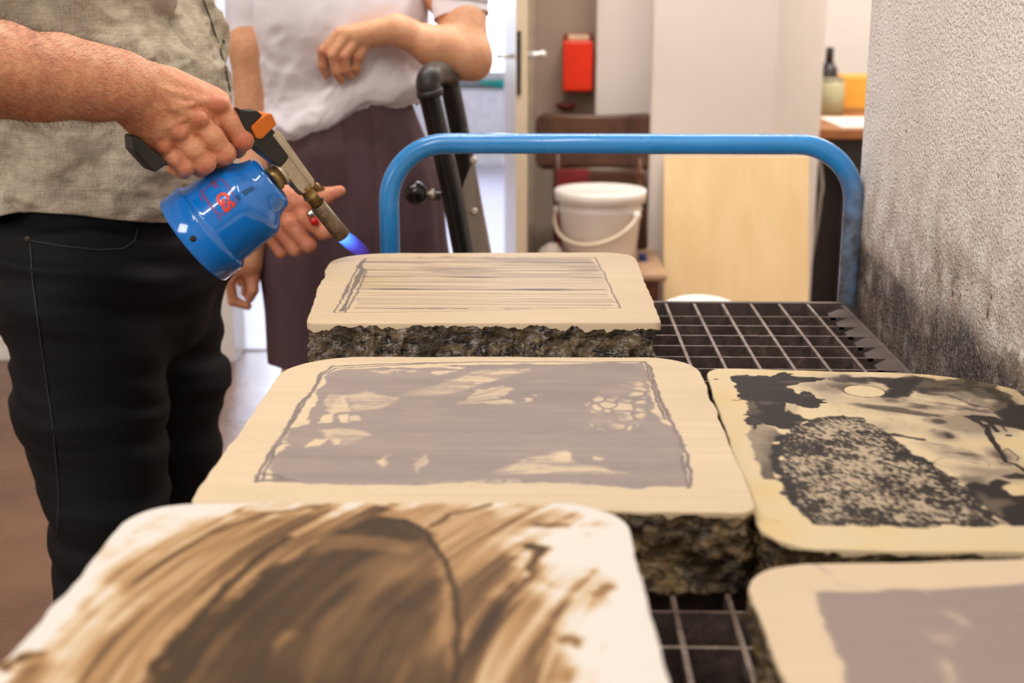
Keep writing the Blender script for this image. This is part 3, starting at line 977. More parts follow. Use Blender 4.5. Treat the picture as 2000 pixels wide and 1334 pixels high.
def grainy(x, y, seed, amp=0.035):
    g = fbm(x * 6, y * 160, seed=seed, oct=3) * amp + fbm(x * 5, y * 12, seed=seed + 2, oct=3) * amp * 1.2
    return (1 + g)[:, None]


# --- 1: rear stone with the ruled drawing
def art_lines(A, V):
    x, y = A.x, A.y
    L = A.pts([(665, 608), (1208, 601), (1160, 501), (712, 503)])
    Pm = np.array(L)
    reg = [(688, 607), (1206, 601), (1160, 501), (708, 503)]
    inside = sstep(-0.002, 0.004, A.sd(reg, 0.006, 60, 5))
    left = L[0][0] + 0.012
    y0 = on(950, 606, A.z)[1]; y1 = on(950, 503, A.z)[1]
    pyrows = list(np.arange(504, 545, 3.0)) + list(np.arange(546, 607, 3.6))
    ink = np.zeros_like(x)
    rr = np.random.default_rng(3)
    for i, p in enumerate(pyrows):
        yc = on(940, p + rr.uniform(-1.2, 1.2), A.z)[1]
        wob = 0.0018 * fbm(x * 14, x * 0 + i * 7.3, seed=11, oct=4)
        wid = 0.0007 + 0.0008 * fbm(x * 9, x * 0 + i * 3.1, seed=12, oct=3) + 0.0011 * sstep(1.35, 1.62, y)
        start = fbm(x * 5, x * 0 + i * 5.7, seed=13, oct=2)
        d = np.abs(y - yc - wob) - np.maximum(wid, 0.0005)
        v = (1 - sstep(-0.0004, 0.0008, d)) * (0.45 + 0.50 * sstep(-0.7, 0.3, start)) * (0.9 - 0.35 * sstep(1.35, 1.62, y))
        ink = np.maximum(ink, v)
    for p, w, am in ((565.5, 0.0034, 0.004), (541, 0.003, 0.003), (528, 0.002, 0.003), (512, 0.003, 0.003), (603, 0.0016, 0.001)):
        yc = on(940, p, A.z)[1]
        wob = am * np.maximum(fbm(x * 22, x * 0 + p, seed=21, oct=3), 0) - am * 0.4 * fbm(x * 8, x * 0 + p, seed=22, oct=2)
        wid = w * (0.35 + 0.8 * np.maximum(fbm(x * 12, x * 0 + p, seed=23, oct=3) + 0.3, 0))
        v = 1 - sstep(-0.0004, 0.0012, np.abs(y - yc - wob) - wid)
        ink = np.maximum(ink, v)
    # grey smudge between the far lines
    sm = sstep(-0.35, 0.5, fbm(x * 10, y * 55, seed=31, oct=4))
    far = sstep(on(940, 575, A.z)[1], on(940, 520, A.z)[1], y)
    ink = np.maximum(ink, sm * far * 0.55)
    A.ink = ink * inside
    A.stroke([(652, 611), (668, 583), (676, 570), (686, 545), (697, 528), (713, 506)], [.0010, .0010, .0026, .0010, .0012, .0016], 0.9, jag=0.001)
    A.stroke([(713, 505), (700, 521), (710, 526), (700, 540), (696, 552), (688, 566), (676, 592), (668, 607)], [.001, .0036, .0030, .0036, .0034, .0018, .0016, .0032], 0.95, jag=0.0012)
    A.stroke([(716, 528), (710, 545), (698, 570), (690, 585), (674, 610)], .0011, 0.9, jag=0.001)
    A.stroke([(1162, 502), (1168, 512), (1172, 522), (1180, 533), (1184, 546), (1192, 558), (1195, 570), (1204, 585), (1211, 602)], .0009, 0.95, jag=0.001)
    A.stroke([(652, 611), (760, 610), (900, 607), (1060, 603), (1150, 601.5), (1211, 602)], .0008, 0.7, jag=0.0008)
    C = blend(A.ink, [(0, (222, 197, 160)), (0.5, (178, 157, 134)), (1, (124, 111, 103))])
    C = C * grainy(x, y, 40)
    yel = sstep(0.05, 0.0, np.hypot(x - on(735, 545, A.z)[0], (y - on(735, 545, A.z)[1]) * 0.5)) * sstep(-.5, .6, fbm(x * 20, y * 20, seed=9))
    C = C * (1 - 0.25 * yel[:, None] * np.array([0.1, 0.25, 0.9]))
    return C


# --- 2: middle stone, grey field
def art_grey(A, V):
    x, y = A.x, A.y
    field = [(629, 736), (641, 727), (676, 720), (940, 712), (1254, 708.4), (1263, 724), (1274, 787), (1272, 803), (1297, 826), (1316, 833), (1339, 874), (1336, 897), (1346, 952), (1219, 952), (1127, 946), (920, 943), (779, 946), (526, 943), (526, 897), (572, 867), (558, 856), (565, 837), (602, 828), (604, 805), (618, 793), (618, 764), (632, 752)]
    A.fill(field, 0.86, 0.0012, 0.003, 60, 3)
    lt = 0.0
    n = sstep(-0.5, 0.4, fbm(x * 34, y * 120, seed=51, oct=5, gain=.65))
    n2 = sstep(-0.3, 0.3, fbm(x * 110, y * 50, seed=52, oct=4, gain=.65))
    A.fill([(650, 768), (671, 775), (686, 801), (664, 806), (627, 803)], 0.15, 0.002, 0.004, 70, 4, mod=0.45 + 0.5 * n2)
    A.fill([(625, 812), (650, 807), (645, 826), (624, 827)], 0.05, 0.001, 0.002, 80, 5)
    A.fill([(664, 810), (681, 808), (683, 826), (666, 826)], 0.05, 0.001, 0.002, 80, 6)
    A.fill([(684, 812), (700, 812), (706, 822), (686, 824)], 0.25, 0.001, 0.002, 80, 6)
    A.fill([(671, 773), (710, 765), (740, 772), (779, 775), (745, 800), (694, 803)], 0.2, 0.003, 0.004, 60, 7, mod=0.25 + 0.5 * n)
    A.fill([(790, 772), (802, 763.6), (850, 752), (894, 738), (940, 724.5), (1030, 719), (1032, 726), (989, 736), (920, 757), (871, 773)], 0.05, 0.004, 0.004, 50, 8, mod=0.2 + 0.8 * n * sstep(on(790, 760, A.z)[0], on(930, 740, A.z)[0], x))
    # feathered patch of fine strokes
    r = (x - on(860, 790, A.z)[0]) * 1.0; q = (y - on(860, 790, A.z)[1])
    ang = np.arctan2(q, r)
    feather = sstep(-0.25, 0.15, fbm(ang * 40, np.hypot(r, q) * 10, seed=53, oct=3))
    A.fill([(894, 792), (920, 766), (982, 754), (1003, 761), (980, 775), (1012, 782), (1010, 790), (975, 791), (940, 786)], 0.1, 0.002, 0.005, 70, 9, mod=0.15 + 0.75 * feather)
    A.fill([(1024, 776), (1036, 776), (1036, 784), (1024, 786)], 0.2, 0.002, 0.003, 90, 10, mod=n2)
    A.fill([(1046, 771), (1056, 768), (1060, 778), (1048, 782)], 0.25, 0.002, 0.003, 90, 11, mod=n2)
    A.fill([(627, 839), (687, 834), (728, 849), (699, 862), (671, 869), (650, 860)], 0.15, 0.003, 0.004, 60, 12, mod=0.25 + 0.6 * n)
    A.fill([(590, 875), (609, 858), (638, 855), (623, 873), (606, 872)], 0.02, 0.0012, 0.003, 70, 13)
    A.fill([(650, 856), (667, 856), (664, 867), (651, 868)], 0.05, 0.001, 0.003, 80, 14)
    A.fill([(740, 902), (752, 896), (760, 889), (761, 900), (748, 911)], 0.15, 0.002, 0.003, 70, 15)
    A.fill([(803, 906), (812, 896), (826, 887), (832, 897), (826, 912), (819, 925), (812, 918)], 0.15, 0.002, 0.005, 60, 16, mod=0.5 + 0.5 * n2)
    # cells
    A2 = [(1141, 789), (1184, 761), (1237, 734), (1253, 729), (1265, 759), (1255, 805), (1242, 842), (1207, 844), (1145, 833), (1150, 812)]
    cx = x * 84 + 0.8 * fbm(x * 40, y * 40, seed=58, oct=2); cy = y * 46
    ix, iy = np.floor(cx), np.floor(cy); best = np.full(x.shape, 9.0); second = np.full(x.shape, 9.0)
    for dx in (-1, 0, 1):
        for dy in (-1, 0, 1):
            gx, gy = ix + dx, iy + dy
            jx = _hash(gx.astype(np.int64), gy.astype(np.int64), 0 * gx.astype(np.int64), 5) / 4294967295.0
            jy = _hash(gx.astype(np.int64), gy.astype(np.int64), 0 * gx.astype(np.int64) + 1, 6) / 4294967295.0
            d = np.hypot(gx + jx - cx, gy + jy - cy)
            second = np.where(d < best, best, np.minimum(second, d)); best = np.minimum(best, d)
    cell = sstep(0.12, 0.34, second - best) * (0.12 + 0.88 * sstep(-0.2, 0.35, fbm(x * 30, y * 22, seed=57, oct=3)))
    A.fill(A2, 0.08, 0.003, 0.006, 50, 17, mod=cell)
    A.fill([(965, 921), (1023, 897), (1079, 886), (1104, 881), (1116, 886), (1115, 899), (1150, 908), (1237, 922), (1160, 926), (1081, 922), (989, 927)], 0.12, 0.004, 0.005, 50, 18, mod=0.2 + 0.8 * n)
    A.fill([(1079, 890), (1104, 881), (1114, 884), (1115, 898), (1085, 900)], 0.02, 0.0015, 0.002, 60, 19)
    A.fill([(1155, 890), (1178, 893), (1172, 898), (1157, 897)], 0.05, 0.0015, 0.002, 60, 20)
    A.fill([(788, 713), (880, 714), (912, 715), (905, 719), (790, 718)], 0.05, 0.0012, 0.004, 60, 21)
    A.fill([(846, 726), (895, 722), (860, 733), (848, 730)], 0.15, 0.0012, 0.004, 60, 22)
    A.fill([(720, 724), (800, 722), (830, 727), (770, 732)], 0.3, 0.002, 0.005, 60, 23, mod=n2)
    A.fill([(850, 944), (1000, 938), (1110, 944), (1200, 948), (1000, 949)], 0.2, 0.003, 0.006, 40, 24, mod=0.6 * n2)
    for Ls, w in (([(502, 942), (503, 929), (526, 886), (565, 828), (586, 787), (616, 757), (627, 729), (652, 715), (756, 711), (940, 707), (1260, 707), (1272, 720), (1279, 752), (1306, 814), (1339, 881), (1352, 941), (1348, 953)], .0016),
                  ([(512, 940), (535, 880), (548, 862), (572, 822), (598, 780), (620, 748), (632, 730), (656, 719), (760, 714), (860, 709)], .0013),
                  ([(503, 940), (560, 937), (575, 940)], .002), ([(508, 925), (530, 926), (560, 938)], .002), ([(528, 885), (548, 866), (575, 866)], .0013),
                  ([(1263, 712), (1270, 740), (1276, 760), (1284, 780), (1300, 818)], .0013), ([(1330, 890), (1340, 930), (1346, 950)], .0012)):
        A.stroke(Ls, w, 0.98, jag=0.0014)
    A.ink = np.clip(A.ink * (1 + 0.05 * sstep(.5, .8, A.ink) * fbm(x * 4, y * 60, seed=66, oct=4)) - 0.05 * sstep(.5, .8, A.ink) * sstep(.1, .7, fbm(x * 30, y * 90, seed=67, oct=3)), 0, 1)
    C = blend(A.ink, [(0, (236, 212, 174)), (0.5, (202, 181, 157)), (0.86, (166, 151, 141)), (1, (138, 124, 116))])
    g = grainy(x, y, 60, 0.045)
    C = C * g
    return C


# --- 3: right-hand stone, black wash drawing
def art_black(A, V):
    x, y = A.x, A.y
    wash = sstep(-0.1, 0.9, fbm(x * 14, y * 14, seed=71, oct=5))
    fine = sstep(-0.25, 0.35, fbm(x * 90, y * 60, seed=72, oct=3))
    A.fill([(1560, 745), (1640, 742), (1780, 740), (1900, 745), (1970, 780), (2040, 830), (2060, 950), (1960, 940), (1900, 955), (1850, 910), (1760, 860), (1700, 822), (1620, 806), (1600, 790), (1640, 775)], 0.42, 0.022, 0.010, 30, 2, mod=np.clip(wash * 1.15, 0, 1))
    for cx, cy, sx, sy, v in ((1745, 800, .020, .016, .42), (1650, 757, .032, .018, .5), (1800, 795, .018, .013, .5), (1830, 823, .010, .010, .8), (1845, 850, .012, .016, .75), (1735, 835, .03, .018, .25),
                              (1890, 770, .05, .03, .35), (1900, 845, .02, .02, .35), (1955, 890, .012, .02, .5), (1740, 782, .03, .012, .45), (1960, 905, .018, .012, .4), (1640, 740, .02, .02, .4)):
        c = on(cx, cy, A.z)
        g = np.exp(-((x - c[0]) / sx) ** 2 - ((y - c[1]) / sy) ** 2) * (0.6 + 0.8 * fine * 0.5 + 0.4 * wash)
        A.ink = np.maximum(A.ink, np.clip(g * v * 1.3, 0, 0.9))
    A.fill([(1558, 750), (1600, 744), (1660, 747), (1645, 765), (1660, 777), (1640, 792), (1590, 772)], 0.55, 0.006, 0.006, 40, 4, mod=0.35 + 0.65 * wash)
    A.fill([(1618, 738), (1650, 735), (1715, 738), (1763, 740), (1782, 733.5), (1808, 737), (1821, 743), (1876, 738), (1924, 741.6), (1950, 754.5), (1989, 787), (2060, 800), (2060, 860), (2000, 835), (1972, 825), (1940, 803), (1908, 796), (1876, 786), (1843, 772), (1800, 765), (1779, 761), (1773, 774), (1718, 777), (1740, 758), (1731, 748), (1650, 745)], 0.88, 0.004, 0.006, 60, 3, mod=0.72 + 0.28 * fine)
    A.fill([(1825, 765), (1900, 768), (1945, 785), (1950, 800), (1905, 790), (1876, 782)], 0.25, 0.010, 0.006, 60, 33, mod=0.5 + 0.4 * fine)
    for L in ([(1700, 740), (1740, 741), (1782, 734), (1806, 737), (1800, 750), (1780, 762), (1773, 774), (1722, 776), (1742, 760)],):
        A.fill(L, 0.96, 0.003, 0.005, 60, 6)
    A.fill([(1940, 805), (1965, 790), (1990, 790), (2060, 830), (2060, 870), (2000, 837), (1970, 824)], 0.93, 0.004, 0.006, 50, 7)
    A.fill([(1466, 829), (1490, 826), (1515, 838), (1528, 870), (1505, 896), (1521, 938), (1492, 935), (1479, 896), (1460, 851)], 0.62, 0.0015, 0.003, 50, 8, mod=0.55 + 0.45 * (1 - wash * 0.8))
    A.fill([(1427, 734), (1457, 731.7), (1480, 734), (1510, 735), (1528, 726.8), (1547, 732), (1570, 737), (1610, 737), (1600, 744), (1567, 747), (1550, 751), (1544, 757.5), (1555, 768), (1570, 763.5), (1588, 766.5), (1597, 777), (1613, 786), (1600, 798), (1570, 796.5), (1559, 790), (1540, 787), (1532, 799), (1552, 810), (1570, 813), (1576, 817.5), (1552, 834), (1543, 840), (1519, 835.5), (1487, 826.5), (1469, 838.5), (1463, 825), (1453, 810), (1462, 802.5), (1459, 792), (1438, 763.5), (1433, 747)], 0.98, 0.0010, 0.0040, 110, 9, mod=1 - 0.22 * sstep(.25, .8, fbm(x * 50, y * 90, seed=78, oct=4)))
    A.fill([(1460, 770), (1480, 764), (1502, 764), (1498, 776), (1474, 778)], 0.75, 0.004, 0.004, 80, 10, mod=fine)
    A.fill([(1458, 786), (1474, 784), (1478, 797), (1462, 800)], 0.65, 0.0015, 0.001, 80, 11)
    A.fill([(1532, 799), (1541, 788), (1560, 791), (1557, 803), (1553, 810), (1543, 806)], 0.22, 0.0015, 0.003, 80, 12)
    A.fill([(1515, 870), (1519, 850), (1540, 843), (1545, 870), (1528, 896), (1560, 960), (1592, 1020), (1566, 1006), (1518, 938), (1508, 890)], 0.97, 0.002, 0.004, 60, 13)
    A.fill([(1519, 836), (1542, 842), (1535, 849), (1524, 845)], 0.02, 0.001, 0.002, 80, 14)
    A.fill([(1510, 864), (1524, 863), (1524, 868), (1512, 868)], 0.05, 0.001, 0.001, 80, 15)
    # streaked, pooled washes drifting across the middle
    th = -0.5
    ux = x * math.cos(th) + y * math.sin(th); vx = -x * math.sin(th) + y * math.cos(th)
    pool = fbm(ux * 12, vx * 34, seed=76, oct=5, gain=.6)
    area_ = sstep(-.004, .03, A.sd([(1560, 750), (1900, 745), (1975, 785), (1990, 860), (1930, 930), (1850, 912), (1760, 860), (1700, 822), (1610, 806)], 0.004, 30, 19))
    A.ink = np.maximum(A.ink, area_ * (sstep(.02, .75, pool) * .60 + .10 * sstep(-.3, .4, fine)))
    rimline = np.exp(-((pool - .12) / .018) ** 2) * .30 * area_
    A.ink = np.maximum(A.ink, rimline)
    for cx, cy, sx, sy in ((1880, 905, .021, .014), (1655, 803, .008, .006), (1865, 797, .016, .010), (1500, 1018, .007, .004)):
        c = on(cx, cy, A.z); e0 = np.hypot((x - c[0]) / sx, (y - c[1]) / sy) + .12 * fbm(x * 60, y * 60, seed=77)
        A.ink = np.maximum(A.ink, .38 * np.exp(-((e0 - 1) / .06) ** 2))
    # the mottled, short-stroked hump
    H = [(1530, 862), (1545, 842), (1560, 830), (1582, 819), (1634, 813), (1682, 816), (1708, 828), (1740, 845), (1766, 874), (1827, 909), (1876, 941), (1902, 964), (1940, 1008), (1966, 1027), (1779, 1029), (1586, 1023), (1566, 993), (1540, 941), (1521, 900)]
    sd = A.sd(H, 0.004, 90, 16)
    th = 0.5
    uu = x * math.cos(th) + y * math.sin(th); vv = -x * math.sin(th) + y * math.cos(th)
    st = fbm(uu * 560, vv * 250, seed=73, oct=2) * 1.0 + fbm(x * 60, y * 60, seed=74, oct=3) * 0.55
    edge = sstep(0.020, 0.002, sd)
    right = sstep(on(1640, 900, A.z)[0], on(1860, 960, A.z)[0], x)
    low = sstep(on(1700, 880, A.z)[1], on(1700, 1010, A.z)[1], y)
    tone = st + 0.55 * edge + 0.10 * right + 0.16 * low - 0.08
    for cx, cy, sx, sy in ((1625, 865, .018, .008), (1690, 845, .006, .006), (1660, 893, .012, .006), (1770, 890, .016, .010), (1690, 1000, .01, .01), (1610, 930, .012, .012), (1760, 960, .012, .012), (1850, 955, .015, .012), (1580, 880, .012, .016)):
        c = on(cx, cy, A.z)
        tone = tone + 0.75 * np.exp(-((x - c[0]) / sx) ** 2 - ((y - c[1]) / sy) ** 2)
    v = 0.26 + 0.70 * sstep(-0.42, 0.66, tone)
    m = sstep(-0.0012, 0.0012, sd)
    A.ink = A.ink * (1 - m) + v * m
    A.stroke([(1746, 849), (1770, 853), (1802, 859)], [.004, .002, .003], 0.9, jag=0.001)
    c = A.pts([(1688, 764)])[0]; a = abs(A.pts([(1728, 764)])[0][0] - c[0]); b = abs(A.pts([(1688, 752.5)])[0][1] - c[1])
    e = np.hypot((x - c[0]) / a, (y - c[1]) / b)
    A.ink = np.where(e < 1.0, 0.0, A.ink)
    A.ink = np.maximum(A.ink, 0.95 * (1 - sstep(0.0, 0.035, np.abs(e - 1.0) - 0.02)))
    A.fill([(1876, 814), (1899, 811), (1942, 815), (1968, 824), (2000, 837), (2060, 852), (2060, 870), (2000, 842), (1960, 832), (1918, 824), (1920, 838), (1905, 826)], 0.95, 0.0015, 0.003, 50, 17)
    A.stroke([(1926, 830), (1932, 850), (1955, 883), (1965, 902), (1983, 906), (2000, 919), (2030, 940)], [.0024, .0026, .0022, .002, .0018, .0016, .0016], 0.97, jag=0.0008)
    A.stroke([(1931, 824), (1948, 843)], .002, 0.97); A.stroke([(1955, 830), (1966, 842)], .0009, 0.9)
    A.stroke([(1955, 883), (1968, 876), (1990, 894), (1985, 899)], .0006, 0.8)
    A.stroke([(1969, 850.5), (1972, 850.7)], .0024, 0.95)
    A.fill([(1873, 935), (1888, 928), (1925, 935), (1940, 950), (1900, 948)], 0.6, 0.006, 0.004, 60, 22, mod=wash * .6 + .3)
    A.fill([(1880, 950), (1899, 942), (1929, 949), (1945, 937), (1975, 944), (1960, 954), (1975, 965), (2000, 965), (2060, 960), (2060, 1035), (2000, 1026), (1970, 1026), (1930, 1000), (1900, 975)], 0.97, 0.002, 0.003, 50, 18)
    A.fill([(1906, 960), (1930, 975), (1965, 976), (1975, 984), (1955, 992), (1950, 1010), (1925, 992)], 0.62, 0.004, 0.003, 50, 19)
    A.fill([(1962, 952), (1978, 944), (2010, 958), (2008, 966), (1975, 963)], 0.03, 0.0012, 0.002, 50, 23)
    A.fill([(1955, 929), (1985, 923), (2000, 926), (2060, 930), (2060, 936), (2000, 935), (1970, 934)], 0.93, 0.0015, 0.002, 50, 20)
    A.fill([(1535, 722.5), (1580, 724), (1625, 728), (1620, 735), (1585, 733), (1560, 729)], 0.35, 0.003, 0.003, 60, 21, mod=wash * .8)
    A.stroke([(1396, 741), (1401, 740.5)], .0015, 0.8); A.stroke([(1431, 782), (1444, 782)], .0012, 0.5)
    C = blend(A.ink, [(0, (240, 216, 170)), (0.3, (196, 176, 146)), (0.6, (112, 98, 82)), (1, (30, 26, 26))])
    yl = 0.7 * sstep(-0.05, 0.7, fbm(x * 13, y * 13, seed=75, oct=3))
    for cx, cy, s_ in ((1425, 780, .03), (1485, 960, .02), (1505, 1020, .02), (1500, 1050, .015)):
        c = on(cx, cy, A.z); yl = yl + 0.8 * np.exp(-(np.hypot(x - c[0], y - c[1]) / s_) ** 2)
    return C * (1 - np.clip(yl, 0, 1.2)[:, None] * np.array([0.01, 0.07, 0.28]))


# --- 4: front-left stone, brown brushwork
def art_brown(A, V):
    x, y = A.x, A.y
    o = on(1300, 1500, A.z)                       # the strokes arc round this point
    r = np.hypot(x - o[0], (y - o[1])); ang = np.arctan2(y - o[1], x - o[0])
    a0 = on(277, 1334, A.z)[:2]; a1 = on(640, 1010, A.z)[:2]
    dvec = (a1 - a0) / np.linalg.norm(a1 - a0)
    u = x * dvec[0] + y * dvec[1]; w = -x * dvec[1] + y * dvec[0]
    w2 = w + 1.1 * (u - u.mean()) ** 2 * 1.2
    st = fbm(u * 5, w2 * 95, seed=81, oct=4, gain=0.65)
    st2 = fbm(u * 3, w2 * 30, seed=82, oct=3)
    region = [(-60, 1400), (40, 1316), (132, 1185), (264, 1078), (370, 1020), (500, 984), (1000, 978), (1060, 1000), (1118, 1024), (1056, 1072), (1010, 1120), (1030, 1150), (1100, 1130), (1150, 1160), (1135, 1257), (1112, 1334), (1100, 1420)]
    sd = A.sd(region, 0.020, 35, 9)
    edge = sstep(-0.006, 0.034, sd + 0.010 + 0.014 * st)
    tone = 0.38 + 0.26 * st + 0.16 * st2 + 0.10 * fbm(u * 9, w2 * 220, seed=86, oct=3)
    rx = sstep(on(900, 1150, A.z)[0], on(1100, 1150, A.z)[0], x)
    tone = tone + 0.12 * rx * sstep(-0.2, 0.5, st)
    tone = tone + 0.26 * sstep(.30, .85, fbm(u * 4, w2 * 150, seed=87, oct=3))
    A.ink = np.clip(tone, 0.12, 1) * edge
    body = [(277, 1334), (320, 1280), (363, 1230), (462, 1151), (560, 1098), (634, 1054), (680, 1030), (730, 1014), (780, 1014), (830, 1040), (862, 1085), (884, 1131), (893, 1224), (884, 1334), (884, 1440), (200, 1440)]
    sdb = A.sd(body, 0.006, 50, 10)
    m = sstep(-0.004, 0.006, sdb)
    bt = 0.78 + 0.10 * st + 0.12 * fbm(x * 18, y * 14, seed=84, oct=4)
    streaks = sstep(0.15, 0.8, fbm(u * 7, w2 * 60, seed=85, oct=3)) * 0.17
    A.ink = A.ink * (1 - m) + np.clip(bt - streaks, 0.2, 0.9) * m
    A.fill([(670, 1040), (720, 1050), (800, 1056), (815, 1075), (760, 1080), (700, 1075), (640, 1078), (600, 1085), (634, 1058)], 0.42, 0.004, 0.006, 40, 12, mod=0.6)
    A.fill([(846, 1120), (868, 1118), (886, 1180), (888, 1300), (860, 1270), (850, 1180)], 0.30, 0.005, 0.005, 40, 13, mod=0.6)
    A.fill([(525, 1262), (560, 1235), (590, 1240), (540, 1275)], 0.4, 0.004, 0.004, 40, 14, mod=0.6)
    A.stroke([(300, 1310), (350, 1242), (368, 1232), (450, 1140), (520, 1080), (560, 1050)], .0026, 0.86, soft=.003, jag=.002)
    A.stroke([(700, 1029), (740, 1016), (790, 1018), (830, 1040), (868, 1095), (886, 1150), (895, 1224), (888, 1334)], [.004, .006, .004, .002, .0015, .0015, .0015, .0015], 0.85, soft=.0015, jag=.001)
    A.stroke([(840, 1030), (880, 1005), (960, 985)], .0016, 0.7, soft=.002, jag=.002)
    A.stroke([(1035, 1068), (1060, 1072), (1045, 1090), (1030, 1112)], [.005, .004, .003, .002], 0.8, soft=.003, jag=.003)
    A.stroke([(1165, 1160), (1185, 1148)], .003, 0.5, soft=.003, jag=.003)
    A.stroke([(1105, 1255), (1125, 1245), (1130, 1260)], .003, 0.55, soft=.003, jag=.003)
    A.stroke([(1050, 1022), (1110, 1026)], [.003, .001], 0.6, soft=.002, jag=.003)
    A.stroke([(420, 1040), (520, 1004), (640, 986)], .0022, 0.62, soft=.003, jag=.002)
    A.stroke([(390, 1160), (470, 1080), (560, 1030), (640, 1000)], .0016, 0.6, soft=.003, jag=.002)
    A.stroke([(20, 1300), (60, 1282)], .004, 0.7, soft=.003, jag=.004)
    return blend(A.ink, [(0, (246, 238, 224)), (0.16, (228, 200, 158)), (0.36, (192, 150, 100)), (0.55, (134, 100, 64)), (0.75, (84, 63, 38)), (1, (50, 38, 28))])


# --- 5: front-right stone, pale grey field
def art_pale(A, V):
    x, y = A.x, A.y
    A.fill([(1588, 1158), (1800, 1150), (2100, 1136), (2300, 1130), (2400, 1500), (1730, 1500), (1680, 1395)], 0.9, 0.0022, 0.002, 50, 3)
    n = sstep(-0.3, 0.5, fbm(x * 14, y * 30, seed=91, oct=4))
    A.fill([(1815, 1155), (1850, 1185), (1890, 1225), (1870, 1222), (1835, 1200)], 0.25, 0.004, 0.004, 40, 4, mod=.8 * n)
    A.fill([(1800, 1240), (1850, 1240), (1850, 1262), (1815, 1258)], 0.4, 0.006, 0.004, 40, 5, mod=.6 * n)
    A.fill([(1820, 1290), (1840, 1292), (1870, 1334), (1860, 1350), (1840, 1330)], 0.25, 0.004, 0.004, 40, 6, mod=.8 * n)
    A.fill([(1920, 1190), (2050, 1180), (2060, 1196), (1930, 1200)], 0.5, 0.006, 0.004, 40, 7, mod=.5 * n)
    A.stroke([(1590, 1100), (1612, 1112), (1625, 1120)], .0018, 0.45, soft=.002, jag=.002)
    A.stroke([(1640, 1138), (1690, 1152)], .0008, 0.4, soft=.002, jag=.003)
    C = blend(A.ink, [(0, (236, 210, 174)), (0.5, (200, 178, 154)), (0.9, (166, 149, 137)), (1, (150, 134, 124))])
    return C * grainy(x, y, 95, 0.03)


face_soft = face_mat('polished_limestone', 0.60)
face_ink = face_mat('inked_limestone', 0.55)
rock_a = rock_mat('broken_stone_dark', (38, 32, 29), (122, 102, 70), (182, 178, 178), 0.95)
rock_b = rock_mat('broken_stone_ochre', (58, 47, 34), (150, 124, 80), (170, 156, 138), 0.6)

make_stone('rear lithography stone with a rectangle of thin ruled lines, nearest the blue bar', [(600, 631), (1290, 630), (1237, 493), (650, 495)], CAM_Z - 0.310, [.010, .008, .075, .045], 430, 460, art_lines, face_soft, rock_a, 101, lip=0.005, rough=0.011, lipcol=(226, 204, 168))
make_stone('middle lithography stone with a large grey drawn field and pale patches', [(368, 985), (1478, 1000), (1352, 698), (572, 697)], CAM_Z - 0.336, [.012, .016, .070, .050], 520, 420, art_grey, face_soft, rock_b, 202, lip=0.004, rough=0.008, lipcol=(226, 200, 160))
make_stone('lithography stone beside the wall with a black and yellowish ink wash drawing', [(1496, 1070), (2270, 1079), (2010, 735), (1379, 719)], CAM_Z - 0.345, [.045, .03, .022, .12], 560, 420, art_black, face_ink, rock_b, 303, lip=0.003, rough=0.007, lipcol=(236, 212, 170))
make_stone('front left lithography stone brushed with brown streaks around a dark hump', [(-168, 1500), (1343, 1500), (1212, 982), (275, 984)], CAM_Z - 0.300, [.03, .03, .035, .045], 380, 330, art_brown, face_soft, rock_b, 404, lip=0.006, rough=0.006, lipcol=(242, 230, 208))
make_stone('front right lithography stone with a plain pale grey rectangle', [(1608, 1520), (2640, 1520), (2200, 1087), (1450, 1106)], CAM_Z - 0.320, [.03, .03, .035, .045], 340, 300, art_pale, face_soft, rock_b, 505, lip=0.005, rough=0.010, lipcol=(224, 196, 156))

